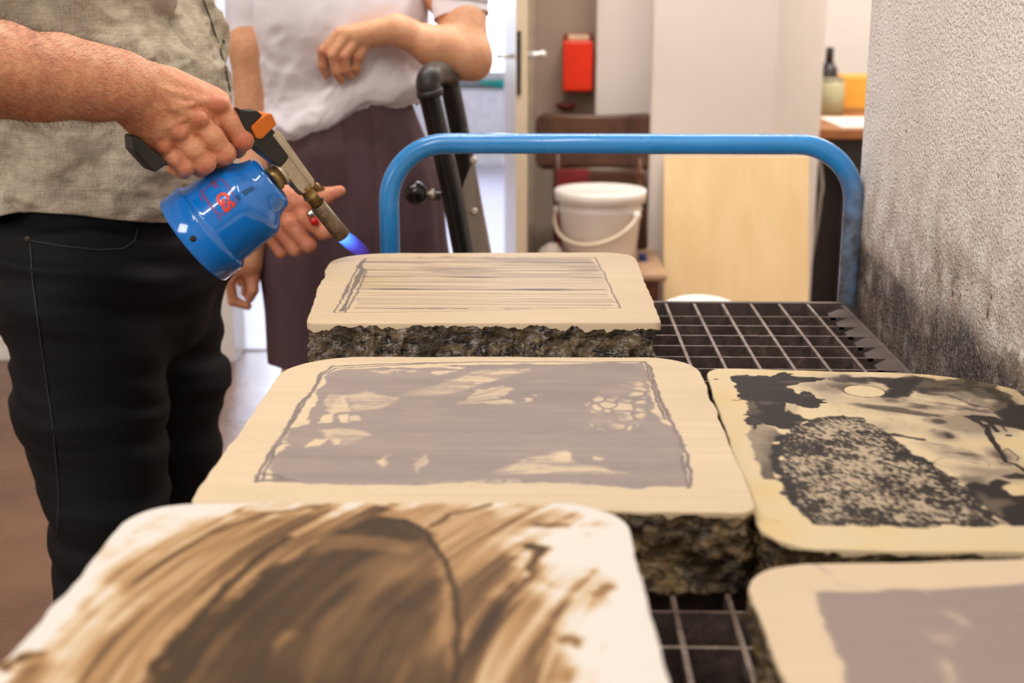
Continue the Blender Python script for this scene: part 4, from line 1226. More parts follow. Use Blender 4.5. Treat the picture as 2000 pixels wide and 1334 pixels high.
# ------------------------------------------------------------------ sculpting: distance fields -> surface nets
class Field:
    def __init__(self, lo, hi, h):
        self.h = h; self.lo = np.array(lo, float)
        self.n = np.ceil((np.array(hi) - self.lo) / h).astype(int) + 1
        self.D = np.full(self.n, 9.0, dtype=np.float32)

    def like(self):
        o = Field.__new__(Field); o.h = self.h; o.lo = self.lo; o.n = self.n; o.D = np.full(self.n, 9.0, dtype=np.float32)
        return o

    def sub(self, lo, hi):
        a = np.clip(np.floor((np.array(lo) - self.lo) / self.h).astype(int), 0, self.n - 1)
        b = np.clip(np.ceil((np.array(hi) - self.lo) / self.h).astype(int) + 1, 1, self.n)
        if np.any(b <= a): return None, None
        sl = tuple(slice(i, j) for i, j in zip(a, b))
        g = [self.lo[k] + self.h * np.arange(a[k], b[k], dtype=np.float32) for k in range(3)]
        return sl, (g[0][:, None, None], g[1][None, :, None], g[2][None, None, :])

    def put(self, sl, d, k):
        a = self.D[sl]
        if k > 0:
            hh = np.maximum(k - np.abs(a - d), 0) / k
            self.D[sl] = np.minimum(a, d) - hh * hh * k * 0.25
        else: self.D[sl] = np.minimum(a, d)

    def cone(self, a, b, ra, rb, k=0.01):
        a = np.asarray(a, float); b = np.asarray(b, float)
        pad = max(ra, rb) + 2 * k + 3 * self.h
        sl, g = self.sub(np.minimum(a, b) - pad, np.maximum(a, b) + pad)
        if sl is None: return
        X, Y, Z = g
        ba = b - a; L = float(ba @ ba) + 1e-12
        t = np.clip(((X - a[0]) * ba[0] + (Y - a[1]) * ba[1] + (Z - a[2]) * ba[2]) / L, 0, 1)
        d = np.sqrt((X - a[0] - t * ba[0]) ** 2 + (Y - a[1] - t * ba[1]) ** 2 + (Z - a[2] - t * ba[2]) ** 2) - (ra + (rb - ra) * t)
        self.put(sl, d.astype(np.float32), k)

    def chain(self, P, R, k=0.01):
        for i in range(len(P) - 1): self.cone(P[i], P[i + 1], R[i], R[i + 1], k)

    def ell(self, c, r, k=0.01, rot=0.0):
        c = np.asarray(c, float); r = np.asarray(r, float)
        m = max(r) + 2 * k + 3 * self.h
        sl, g = self.sub(c - m, c + m)
        if sl is None: return
        X, Y, Z = [q - c[i] for i, q in enumerate(g)]
        if rot: X, Y = X * math.cos(rot) + Y * math.sin(rot), -X * math.sin(rot) + Y * math.cos(rot)
        q = np.sqrt((X / r[0]) ** 2 + (Y / r[1]) ** 2 + (Z / r[2]) ** 2)
        d = (q - 1) * min(r) * (0.5 + 0.5 / np.maximum(q, 0.3)) if False else (q - 1) * float(np.min(r))
        self.put(sl, d.astype(np.float32), k)

    def merge(self, other, k):
        """other has the same lattice"""
        a, d = self.D, other.D
        if k > 0:
            hh = np.maximum(k - np.abs(a - d), 0) / k
            self.D = np.minimum(a, d) - hh * hh * k * 0.25
        else: self.D = np.minimum(a, d)

    def cut(self, mask_d):
        self.D = np.maximum(self.D, mask_d)

    def mesh(self, relax=1):
        D = self.D; n = self.n
        ins = D < 0
        c = np.zeros((n[0] - 1, n[1] - 1, n[2] - 1), np.int8)
        for i in (0, 1):
            for j in (0, 1):
                for k in (0, 1):
                    c += ins[i:n[0] - 1 + i, j:n[1] - 1 + j, k:n[2] - 1 + k]
        act = (c > 0) & (c < 8)
        ci = np.argwhere(act)
        vid = np.full(c.shape, -1, np.int64); vid[act] = np.arange(len(ci))
        P = np.zeros((len(ci), 3)); W_ = np.zeros(len(ci))
        corners = [(i, j, k) for i in (0, 1) for j in (0, 1) for k in (0, 1)]
        for a in corners:
            for ax in range(3):
                if a[ax]: continue
                b = list(a); b[ax] = 1
                da = D[ci[:, 0] + a[0], ci[:, 1] + a[1], ci[:, 2] + a[2]]; db = D[ci[:, 0] + b[0], ci[:, 1] + b[1], ci[:, 2] + b[2]]
                m = (da < 0) != (db < 0)
                t = da[m] / (da[m] - db[m])
                q = np.tile(np.array(a, float), (m.sum(), 1)); q[:, ax] = t
                P[m] += q; W_[m] += 1
        V = self.lo + self.h * (ci + P / W_[:, None])
        F = []
        for ax in range(3):
            u, v = (ax + 1) % 3, (ax + 2) % 3
            s0 = [slice(1, -1)] * 3; s0[ax] = slice(0, -1)
            s1 = list(s0); s1[ax] = slice(1, None)
            A_ = ins[tuple(s0)]; B_ = ins[tuple(s1)]
            e = np.argwhere(A_ != B_)
            sgn = A_[A_ != B_]
            off = np.ones(3, int); off[ax] = 0
            e = e + off
            du = np.zeros(3, int); du[u] = 1; dv = np.zeros(3, int); dv[v] = 1
            q = [vid[tuple((e - s).T)] for s in (du * 0, du, du + dv, dv)]
            f = np.column_stack(q)
            f[sgn] = f[sgn][:, ::1]; f[~sgn] = f[~sgn][:, ::-1]
            F.append(f)
        F = np.vstack(F)
        F = F[(F >= 0).all(1)]
        for _ in range(relax):
            S = np.zeros_like(V); N_ = np.zeros(len(V))
            for a, b in ((0, 1), (1, 2), (2, 3), (3, 0)):
                np.add.at(S, F[:, a], V[F[:, b]]); np.add.at(S, F[:, b], V[F[:, a]])
                np.add.at(N_, F[:, a], 1); np.add.at(N_, F[:, b], 1)
            V = V * 0.5 + 0.5 * S / np.maximum(N_, 1)[:, None]
        return V, F


def vnormals(V, F):
    n = np.cross(V[F[:, 2]] - V[F[:, 0]], V[F[:, 3]] - V[F[:, 1]])
    N = np.zeros_like(V)
    for k in range(4): np.add.at(N, F[:, k], n)
    return N / np.maximum(np.linalg.norm(N, axis=1, keepdims=True), 1e-12)


def join(parts):
    Vs, Fs, o = [], [], 0
    for V, F in parts:
        Vs.append(V); Fs.append(F + o); o += len(V)
    return np.vstack(Vs), np.vstack(Fs)


def skin_mat(name, base, red, scale=1.0):
    t = NT(name)
    r = t.attr('flush', 'Fac')
    a = t.noise(55, 5, .65); b = t.noise(260, 3, .6)
    c = t.mix(t.math('MULTIPLY', t.ramp(a, [(.38, 0.0), (.68, .55)]), scale), lin(base), lin(red))
    c = t.mix(r, c, lin(red))
    c = t.mix(t.ramp(b, [(.35, .22), (.6, 0.0)]), c, lin((150, 96, 66)))
    cells = t.voro(420)
    h = t.math('ADD', t.math('MULTIPLY', a, .8), t.math('MULTIPLY', cells, .35))
    h = t.math('ADD', h, t.math('MULTIPLY', b, .4))
    t.b.inputs['Subsurface Radius'].default_value = (.010, .004, .002)
    return t.done(c, t.ramp(a, [(.3, .40), (.7, .56)]), t.bump(h, .0016, .65), spec=.5, sss=.06)


def cloth_mat(name, rgb, weave=900.0, var=.10, rough=.85, streak=0.0, bumpd=.0006, wscale=(1, 1, 1)):
    t = NT(name); c = lin(rgb)
    a = t.noise(7, 5, .6); f = t.noise(weave, 2, .5, t.map(scale=(1, 1, .12))); g = t.noise(weave, 2, .5, t.map(scale=(.12, .12, 1)))
    th = t.math('ADD', t.math('MULTIPLY', f, .5), t.math('MULTIPLY', g, .5))
    lo, hi = c * (1 - var), np.minimum(c * (1 + var), 1)
    col = t.ramp(a, [(.3, lo), (.7, hi)])
    col = t.mix(1.0, col, t.ramp(th, [(.35, (1 - streak,) * 3), (.65, (1.0,) * 3)]), 'MULTIPLY')
    return t.done(col, rough, t.bump(th, bumpd, .7), spec=.2)


def loft(rows, close=True):
    """rows: (m, n, 3) -> quads"""
    m, n = rows.shape[:2]
    F = []
    i = np.arange(n)
    for j in range(m - 1):
        a = j * n + i; b = j * n + (i + 1) % n
        F.append(np.column_stack([a, b, b + n, a + n]))
    return rows.reshape(-1, 3), np.vstack(F)


def solid(o, th, off=0.0):
    md = o.modifiers.new('thickness', 'SOLIDIFY'); md.thickness = th; md.offset = off
    return o


def head(field, c, facing, s=1.0, k=.012):
    """skull, jaw, nose, ears, neck joined into the field; c = head centre, facing = unit xy"""
    c = np.array(c, float); f = np.array([facing[0], facing[1], 0.0]); r = np.array([-f[1], f[0], 0.0]); u = np.array([0, 0, 1.0])
    P = lambda a, b, z: c + f * a * s + r * b * s + u * z * s
    field.ell(P(-.01, 0, .035), (.080 * s, .075 * s, .092 * s), k, math.atan2(f[1], f[0]))
    field.cone(P(.03, 0, -.02), P(.035, 0, -.075), .062 * s, .040 * s, .03)
    field.cone(P(.066, 0, -.088), P(.055, 0, -.080), .022 * s, .03 * s, .02)
    field.cone(P(.080, 0, .012), P(.103, 0, -.022), .007 * s, .012 * s, .012)
    for q in (-1, 1):
        field.cone(P(.066, q * .030, .028), P(.064, q * .045, .022), .014 * s, .012 * s, .014)      # brow
        field.cone(P(.055, q * .045, -.02), P(.05, q * .04, -.035), .020 * s, .018 * s, .02)         # cheek
        field.cone(P(-.005, q * .078, .018), P(-.008, q * .080, -.020), .013 * s, .010 * s, .006)     # ear
    field.cone(P(.086, -.02, -.050), P(.086, .02, -.050), .0075 * s, .0075 * s, .008)                 # mouth
    field.cone(P(.084, -.015, -.061), P(.084, .015, -.061), .0075 * s, .0075 * s, .008)
    field.cone(P(-.02, 0, -.06), P(-.03, 0, -.17), .052 * s, .056 * s, .02)


def eyes(root, c, facing, s=1.0):
    c = np.array(c, float); f = np.array([facing[0], facing[1], 0.0]); r = np.array([-f[1], f[0], 0.0])
    wm = plain('eye_white', (232, 226, 220), .15, var=.01); im = plain('iris', (74, 92, 96), .1, var=.05)
    for q in (-1, 1):
        p = c + f * .0705 * s + r * q * .031 * s + np.array([0, 0, .010 * s])
        e = lathe_obj('eye', p, f, [(-.012, .001), (-.009, .008), (0, .012), (.009, .008), (.0115, .003), (.012, .0005)], wm, root, 20)
        lathe_obj('iris', p + f * .0092, f, [(0, .0062), (.0022, .0045), (.003, .001)], im, e, 16)


# ================================================================== the man with the torch
TS = 0.0004


def T(px, py, dY=0.0):                 # the plane in which torch and fist lie
    return at(px, py, 1.50 + (px - 400) * TS + dY)


def fist_right():
    F = Field((-.86, 1.125, .98), (-.26, 1.66, 1.26), .00155)
    # forearm (two bones give the oval section)
    F.chain([T(-262, 126, -.052), T(-160, 120, -.055), T(0, 132, -.035), T(110, 148, -.015), T(190, 163, -.004), T(240, 176, 0)], [.0450, .044, .041, .0375, .0325, .0275], .02)
    F.chain([T(-160, 140, -.03), T(60, 158, -.015), T(190, 170, .01), T(248, 184, .012)], [.038, .034, .028, .021], .02)
    F.chain([T(120, 135, .0), T(240, 150, .008), T(270, 160, .01)], [.030, .022, .020], .02)
    # back of the hand: metacarpals from the wrist to the knuckles
    W1, W2_, W3, W4 = T(262, 150, .012), T(258, 172, .008), T(262, 196, .010), T(262, 214, .016)
    K = [T(428, 208, .010), T(388, 238, .002), T(348, 264, .006), T(318, 292, .016)]
    KR = [.0132, .0130, .0122, .0108]
    for w, kx, r in zip((W1, W2_, W3, W4), K, KR):
        F.cone(w, kx, .0195, r, .010)
    F.cone(T(300, 165, .020), T(412, 206, .022), .022, .015, .014)
    F.cone(T(290, 200, .016), T(374, 242, .018), .022, .015, .014)
    F.cone(T(275, 205, .018), T(314, 266, .024), .020, .013, .016)
    F.cone(T(262, 190, .02), T(290, 235, .02), .024, .018, .02)
    F.cone(T(330, 150 + 8, .03), T(430, 196, .034), .012, .010, .02)      # web towards the thumb
    # heel of the palm, behind
    F.cone(T(290, 205, .045), T(320, 250, .050), .020, .016, .02)
    # raised knuckles
    for kx, dr in zip(K, (.0030, .0034, .003, .0024)):
        pass
    for p, r in ((T(430, 203, -.0030), .0085), (T(389, 232, -.0100), .0092), (T(350, 259, -.006), .0082), (T(318, 286, .005), .0072)):
        F.cone(p, p + np.array([.001, 0, 0]), r, r, .007)
    # fingers: knuckle -> first joint -> away round the handle -> tucked tip
    fingers = [
        (K[0], T(452, 240, .002), T(474, 272, -.001), T(462, 290, .026), T(438, 282, .046), (.0128, .0127, .0127, .0110, .0098)),
        (K[1], T(415, 268, -.006), T(438, 300, -.006), T(428, 312, .020), T(404, 302, .042), (.0130, .0128, .0124, .0110, .0098)),
        (K[2], T(378, 292, -.002), T(400, 318, -.003), T(392, 328, .020), T(368, 318, .040), (.0124, .0121, .0118, .0105, .0095)),
        (K[3], T(342, 308, .008), T(362, 324, .006), T(356, 333, .024), T(338, 326, .040), (.0112, .0108, .0106, .0094, .0085)),
    ]
    for a, b, c, d, e, r in fingers:
        G = F.like()
        G.chain([a, b, c, d, e], r, .004)
        q = c + np.array([0, -.0015, 0])
        G.cone(q, q + np.array([.001, 0, 0]), r[2] * .98, r[2] * .98, .003)
        F.merge(G, .0018)
    for p, q in (((418, 232, .010), (440, 268, .012)), ((376, 258, .010), (404, 296, .012)), ((340, 284, .012), (368, 312, .014))):
        F.cone(T(*p), T(*q), .0085, .0085, .002)
    # thumb along the far side
    G = F.like()
    G.chain([T(300, 178, .045), T(372, 192, .062), T(430, 226, .066), T(462, 262, .060)], [.020, .0155, .0125, .0100], .006)
    F.merge(G, .006)
    # tendons and veins
    for a, b, r in (((300, 172, -.012), (415, 204, -.004), .0030), ((292, 182, -.011), (378, 228, -.010), .0030), ((290, 200, -.006), (340, 254, -.006), .0028)):
        F.cone(T(*a), T(*b), r, r, .008)
    for pts in ([(262, 150, -.013), (300, 176, -.0150), (330, 200, -.0135), (368, 205, -.0120), (400, 196, -.006)], [(300, 205, -.0105), (335, 212, -.0135), (372, 205, -.0120)], [(306, 244, -.002), (330, 246, -.0085), (360, 232, -.0115)], [(240, 150, -.0175), (252, 170, -.017), (275, 190, -.015)]):
        F.chain([T(*p) for p in pts], [.0024] * len(pts), .0035)
    V, Q = F.mesh(2)
    return V, Q


def lighter_hand():
    L = lambda px, py, dY=0.0: at(px, py, 1.86 + dY)
    F = Field(tuple(L(470, 520, -.10) - np.array([.10, .0, .02])), tuple(L(690, 330, .22) + np.array([.04, .0, .04])), .0021)
    F.chain([L(395, 330, .16), L(470, 395, .10), L(520, 418, .055)], [.042, .034, .028], .02)
    # palm and ball of the thumb
    F.cone(L(520, 415, .05), L(570, 405, .030), .029, .026, .02)
    F.cone(L(530, 430, .055), L(575, 440, .045), .026, .022, .02)
    F.cone(L(545, 392, .020), L(598, 392, .010), .024, .017, .02)
    F.cone(L(555, 415, .03), L(590, 412, .025), .018, .012, .015)
    G = F.like()
    G.chain([L(598, 388, .008), L(636, 382, .0), L(664, 373, -.002)], [.0135, .0112, .0080], .005)
    F.merge(G, .008)
    for a, b, c, d, r in (((600, 418, .030), (594, 424, .0), (634, 452, -.006), (626, 458, .022), .0128), ((572, 425, .038), (565, 436, .0), (602, 478, -.004), (592, 476, .024), .0125),
                          ((548, 430, .045), (546, 448, .006), (576, 487, .004), (566, 484, .028), .0115), ((530, 436, .05), (528, 462, .016), (548, 492, .016), (540, 488, .034), .0100)):
        G = F.like()
        G.chain([L(*a), L(*b), L(*c), L(*d)], [r, r * 1.02, r * .9, r * .72], .004)
        F.merge(G, .0035)
    return F.mesh(2)


HF = (math.cos(math.radians(-16)), math.sin(math.radians(-16)))       # the way the man faces
MC = np.array([-.610, 1.84, 0.0])                                       # his standing point


def man_body():
    B = Field((-1.10, 1.08, .0), (-.15, 2.15, 1.80), .0095)
    f = np.array([HF[0], HF[1], 0]); r = np.array([-HF[1], HF[0], 0])
    P = lambda a, b, z: MC + f * a + r * b + np.array([0, 0, z])
    B.chain([P(-.01, 0, .90), P(-.012, 0, 1.08), P(-.045, 0, 1.32)], [.095, .092, .082], .04)
    for q in (-1, 1):
        B.chain([P(-.01, q * .05, .92), P(-.03, q * .065, 1.15), P(-.04, q * .10, 1.34)], [.090, .082, .072], .04)
    sr, sl = P(-.03, -.175, 1.365), P(-.03, .175, 1.365)
    B.cone(P(-.03, -.10, 1.385), sr, .055, .055, .04); B.cone(P(-.03, .10, 1.385), sl, .055, .055, .04)
    B.cone(P(-.03, 0, 1.36), P(-.01, 0, 1.46), .070, .052, .04)
    elr = T(-262, 128, -.05)
    B.chain([sr, elr], [.055, .0455], .03)
    B.cone(elr, T(-200, 122, -.055), .0455, .042, .02)
    el = at(405, 285, 2.03)
    B.chain([sl, el], [.055, .046], .03)
    B.cone(el, at(420, 350, 1.99), .045, .040, .02)
    # legs inside the trousers and feet
    for q, z in ((-1, 0), (1, 0)):
        B.chain([P(0, q * .10, .86), P(.008, q * .105, .48), P(-.005, q * .11, .10)], [.075, .05, .042], .03)
    head(B, P(.02, 0, 1.60), HF, 1.0, .02)
    return B.mesh(1), P


(mb, MP) = man_body()
fv, fq = fist_right()
lv, lq = lighter_hand()
V, Q = join([(fv, fq), (lv, lq), mb])
V[:, :] = V
me = mesh_np('body', V, Q)
# flush: redness at the joints of the fist
fl = np.zeros(len(V))
for p, r, a in ((T(475, 278, -.010), .014, .8), (T(440, 306, -.014), .012, .55), (T(401, 322, -.01), .011, .5), (T(362, 328, 0), .010, .5), (T(428, 203, -.006), .013, .75), (T(388, 230, -.012), .011, .8), (T(348, 258, -.008), .010, .6), (T(318, 286, 0), .010, .5), (T(450, 192, 0), .02, .3)):
    fl = np.maximum(fl, a * np.exp(-(np.linalg.norm(V - p, axis=1) / r) ** 2))
lc = at(590, 420, 1.86)
fl = np.maximum(fl, .45 * np.exp(-(np.linalg.norm(V - lc, axis=1) / .09) ** 4))
fa = me.attributes.new('flush', 'FLOAT', 'POINT'); fa.data.foreach_set('value', fl.astype(np.float32))
man = empty('person', tuple(MC), 'person in beige linen shirt and black trousers holding the blue gas torch', 'person')
skin = skin_mat('weathered_skin', (228, 168, 128), (192, 92, 68))
link('body', me, skin, man)
eyes(man, MP(.02, 0, 1.60), HF)

# hair on the forearm
NV = vnormals(fv, fq)
axis = T(240, 176) - T(0, 132); axis /= np.linalg.norm(axis)
x_w = T(262, 180)[0]
cand = np.where((fv[:, 0] < x_w + .035) & (fv[:, 0] > T(-40, 100)[0]) & (NV[:, 1] < .55))[0]
wgt = np.clip((x_w + .045 - fv[cand, 0]) / .06, 0.05, 1) * (0.35 + 0.9 * np.clip(np.abs(NV[cand, 2]), 0, 1))
pick = RNG.choice(cand, 3800, replace=False, p=wgt / wgt.sum())
HV, HQ = [], []
b0 = 0
for i in pick:
    p, n_ = fv[i], NV[i]
    d = n_ * RNG.uniform(.25, .75) + axis * RNG.uniform(.35, .9) + RNG.normal(0, .28, 3)
    d /= np.linalg.norm(d)
    L_ = RNG.uniform(.007, .0145)
    bend = RNG.normal(0, .0018, 3)
    s1 = np.cross(d, n_); s1 /= max(np.linalg.norm(s1), 1e-6); s2 = np.cross(d, s1)
    for t_, w_ in ((0, .00009), (.5, .00007), (1, .00002)):
        q = p + d * L_ * t_ + bend * t_ * t_
        HV += [q + s1 * w_, q - s1 * w_ * .5 + s2 * w_ * .87, q - s1 * w_ * .5 - s2 * w_ * .87]
    for g_ in (0, 3):
        for e_ in range(3):
            HQ.append((b0 + g_ + e_, b0 + g_ + (e_ + 1) % 3, b0 + g_ + 3 + (e_ + 1) % 3, b0 + g_ + 3 + e_))
    b0 += 9
o = link('arm_hair', mesh_np('arm_hair', np.array(HV), np.array(HQ)), plain('dark_body_hair', (92, 64, 44), .5), man)
o['kind'] = 'stuff'
# hair on the head
H = Field(tuple(MP(.0, 0, 1.60) - .14), tuple(MP(.0, 0, 1.60) + .16), .006)
H.ell(MP(-.02, 0, 1.645), (.090, .082, .092), .01, math.atan2(HF[1], HF[0]))
gx_ = [H.lo[k_] + H.h * np.arange(H.n[k_]) for k_ in range(3)]
XX, YY, ZZ = np.meshgrid(*gx_, indexing='ij')
hc = MP(.0, 0, 1.60)
fr = (XX - hc[0]) * HF[0] + (YY - hc[1]) * HF[1]
H.cut(np.maximum((fr - .045) - (ZZ - hc[2] - .04) * 2.0, hc[2] - .045 - ZZ).astype(np.float32))
hv_, hq_ = H.mesh(1)
link('hair', mesh_np('hair', hv_, hq_), plain('grey_hair', (120, 112, 104), .7, var=.2, scale=60, bump=.002), man)


# trousers: a field with folds
def trousers():
    F = Field((-.92, 1.42, .05), (-.26, 2.20, 1.04), .0055)
    P = MP
    F.chain([P(.015, 0, .80), P(.015, 0, .98)], [.128, .115], .05)
    for q in (-1, 1):
        e = .022 if q < 0 else .0
        F.cone(P(.020, q * .055, .86), P(.015, q * .05, .98), .112, .105, .04)
        F.chain([P(.004 + e * .4, q * .098, .84), P(-.004 + e, q * .102, .66), P(-.008 + e * 1.8, q * .105, .48), P(-.022 + e * 1.8, q * .110, .10)], [.112, .100, .082, .068], .025)
        F.cone(P(-.060, q * .06, .84), P(-.050, q * .065, .90), .092, .085, .05)
    V, Q = F.mesh(1)
    N = vnormals(V, Q)
    x, y, z = V.T
    dxy = (x - MC[0]) * HF[0] + (y - MC[1]) * HF[1]
    zz_ = z + .10 * dxy + .25 * dxy * dxy
    zz_ = zz_ + .05 * fbm(dxy * 4, z * 3, y * 3, 219, 2)
    fold = fbm(dxy * 3.5 + .3, zz_ * 19, y * 2.6, 211, 3) * .010 * sstep(.50, .70, z) + fbm(dxy * 4, zz_ * 13, y * 2, 212, 3) * .006
    sharp = -np.abs(fbm(dxy * 3, zz_ * 17, y * 2, 215, 2)) * .009
    V = V + N * (fold + sharp + .002)[:, None]
    return V, Q


tv, tq = trousers()
tm = NT('black_denim')
tn = tm.noise(6, 4)
tcol = tm.ramp(tn, [(.3, lin((9, 10, 13))), (.7, lin((16, 17, 21)))])
twill = tm.noise(800, 2, .5, tm.map(scale=(1, 1, .3), rot=(0, .7, .3)))
tmat = tm.done(tcol, .75, tm.bump(twill, .0005, .6), spec=.25)
tro = link('trousers', mesh_np('trousers', tv, tq), tmat, man)

from mathutils.bvhtree import BVHTree


def project(V, Q, pts, lift=.001):
    bv = BVHTree.FromPolygons([tuple(v) for v in V], [tuple(int(i) for i in q) for q in Q])
    out = []
    for px, py in pts:
        d = Vector(ray(px, py)).normalized()
        h_ = bv.ray_cast(Vector(CP), d)
        if h_[0] is not None: out.append(h_[0] + h_[1] * (lift if h_[1].dot(d) < 0 else -lift))
    return out


thread = plain('black_thread', (44, 46, 50), .6)
for pts in ([(60, 470), (120, 480), (190, 488), (240, 486), (262, 470), (270, 440)], [(60, 472), (64, 540), (74, 620), (88, 720), (104, 830), (116, 960), (112, 1080)]):
    pr_ = project(tv, tq, [tuple(p) for p in [(a + (c - a) * t_, b + (d - b) * t_) for (a, b), (c, d) in zip(pts[:-1], pts[1:]) for t_ in (0, .25, .5, .75)]])
    if len(pr_) > 2: tube_obj('seam', pr_, .0011, thread, tro, 6)
rv = project(tv, tq, [(55, 467)], .001)
if rv: lathe_obj('rivet', rv[0] + Vector((0, .001, 0)), (0, -1, 0), [(0, .0045), (.002, .0045), (.003, .002)], plain('copper_rivet', (70, 62, 58), .35, .7), tro, 14)

# linen shirt: a hanging loft, hem curved, with creases
def shirt():
    n, m = 260, 190
    ang = np.linspace(0, 2 * math.pi, n, endpoint=False)
    f = np.array(HF); r = np.array([-HF[1], HF[0]])
    rows = []
    top = 1.452
    for j in range(m):
        t_ = j / (m - 1)
        # hem lower at front/back tails, higher at the sides
        hemz = .912 + .026 * np.cos(2 * (ang - math.pi / 2)) + .022 * np.cos(ang)
        z = top + (hemz - top) * t_
        zr = (top - z) / .5
        a = .125 + .034 * np.sin(np.clip(zr, 0, 1.2) * 2.2) ** 1.5 * (1 + .15 * np.cos(ang)) + .008 * t_     # front-back half depth
        b = .205 - .015 * zr + .012 * t_                       # half width
        sq = 1.0
        ca, sa = np.cos(ang), np.sin(ang)
        p_ = 2.5
        den = (np.abs(ca) ** p_ + np.abs(sa) ** p_) ** (1 / p_)
        X = ca / den * a - .002 - .036 * sstep(1.0, 1.24, z); Yw = sa / den * b
        if t_ < .12:
            s_ = sstep(-.02, .12, t_) ; X = X * s_; Yw = Yw * (0.35 + .65 * s_)
        # creases
        zc = z * 1.0
        arc = ang * .17
        cr_ = fbm(arc * 8 + zc * 3, zc * 9 - arc * 4, None, 301, 4) * .012 + fbm(arc * 22 - zc * 8, zc * 30, None, 303, 3) * .0040
        ridge = -np.abs(fbm(arc * 9 + zc * 4, zc * 11, None, 305, 3)) * .013 - np.abs(fbm(arc * 20 - zc * 14, zc * 20 + arc * 9, None, 307, 3)) * .007
        hemw = .006 * np.sin(ang * 9 + 1) * t_ ** 3
        off = cr_ + ridge + hemw + .004
        nx_, ny_ = ca / a, sa / b
        nl = np.hypot(nx_, ny_); nx_, ny_ = nx_ / nl, ny_ / nl
        X = X + nx_ * off; Yw = Yw + ny_ * off
        rows.append(np.column_stack([MC[0] + f[0] * X + r[0] * Yw, MC[1] + f[1] * X + r[1] * Yw, z + 0 * X]))
    V, Q = loft(np.array(rows))
    return V, Q


sv, sq = shirt()
lm = NT('beige_linen')
la = lm.noise(5, 5, .6)
lf1 = lm.noise(620, 2, .5, lm.map(scale=(1, 1, .07))); lf2 = lm.noise(620, 2, .5, lm.map(scale=(.07, .07, 1)))
lth = lm.math('ADD', lm.math('MULTIPLY', lf1, .5), lm.math('MULTIPLY', lf2, .5))
lcol = lm.ramp(la, [(.3, lin((190, 178, 156))), (.7, lin((210, 199, 178)))])
lcol = lm.mix(1.0, lcol, lm.ramp(lth, [(.36, (.72,) * 3), (.60, (1.05,) * 3)]), 'MULTIPLY')
crn = lm.noise(34, 6, .75, None, 1.2)
lmat = lm.done(lcol, .85, lm.bump(lm.math('ADD', lm.math('MULTIPLY', lth, .30), lm.math('MULTIPLY', crn, 1.6)), .0050, .9), spec=.2)
sh = solid(link('shirt', mesh_np('shirt', sv, sq), lmat, man), .0016)
# sleeves down to above the elbow
for sgn, a_, b_ in ((-1, MP(-.01, -.165, 1.37), T(-262, 128, -.05)), (1, MP(-.01, .165, 1.37), at(405, 285, 2.03))):
    a_, b_ = Vector(a_), Vector(b_)
    e_ = a_ + (b_ - a_) * (.52 if sgn < 0 else .40)
    bm = bmesh.new()
    Ps = [a_ + (e_ - a_) * (i / 10) for i in range(11)]
    tube(bm, Ps, [.072 + .003 * math.sin(i * 2.1) for i in range(11)], 28, cap=False)
    solid(bm_obj('sleeve', bm, lmat, sh, True), .0016)
# front placket seam and buttonhole
pk = project(sv, sq, [(396, 0), (404, 22), (412, 44), (420, 70), (430, 100), (438, 130), (444, 158), (448, 180)], .0012)
if len(pk) > 2: tube_obj('placket_seam', pk, .0013, plain('dark_seam', (60, 54, 44), .7), sh, 6)
bh = project(sv, sq, [(434, 82)], .001)
if bh: lathe_obj('button', bh[0], tuple((Vector(CP) - bh[0]).normalized()), [(0, .0032), (.0012, .0028)], plain('dark_button', (50, 44, 36), .5), sh, 10)
# shoes
for q in (-1, 1):
    F = Field(tuple(MP(.05, q * .11, .07) - np.array([.18, .18, .08])), tuple(MP(.05, q * .11, .07) + np.array([.18, .18, .07])), .006)
    F.cone(MP(-.05, q * .11, .045), MP(.06, q * .11, .038), .042, .042, .02); F.cone(MP(.06, q * .11, .035), MP(.15, q * .115, .032), .042, .030, .02)
    F.cone(MP(-.03, q * .11, .05), MP(-.02, q * .11, .10), .042, .044, .02)
    gz = F.lo[2] + F.h * np.arange(F.n[2])
    F.cut(np.broadcast_to((.004 - gz)[None, None, :], F.n).astype(np.float32))
    a_, b_ = F.mesh(1)
    link('shoe', mesh_np('shoe', a_, b_), plain('dark_leather', (52, 38, 30), .4), man)

# ================================================================== the woman behind
WY = 2.52
WC = np.array([float(at(675, 500, WY)[0]), WY, 0.0])
WF = (math.cos(math.radians(-80)), math.sin(math.radians(-80)))


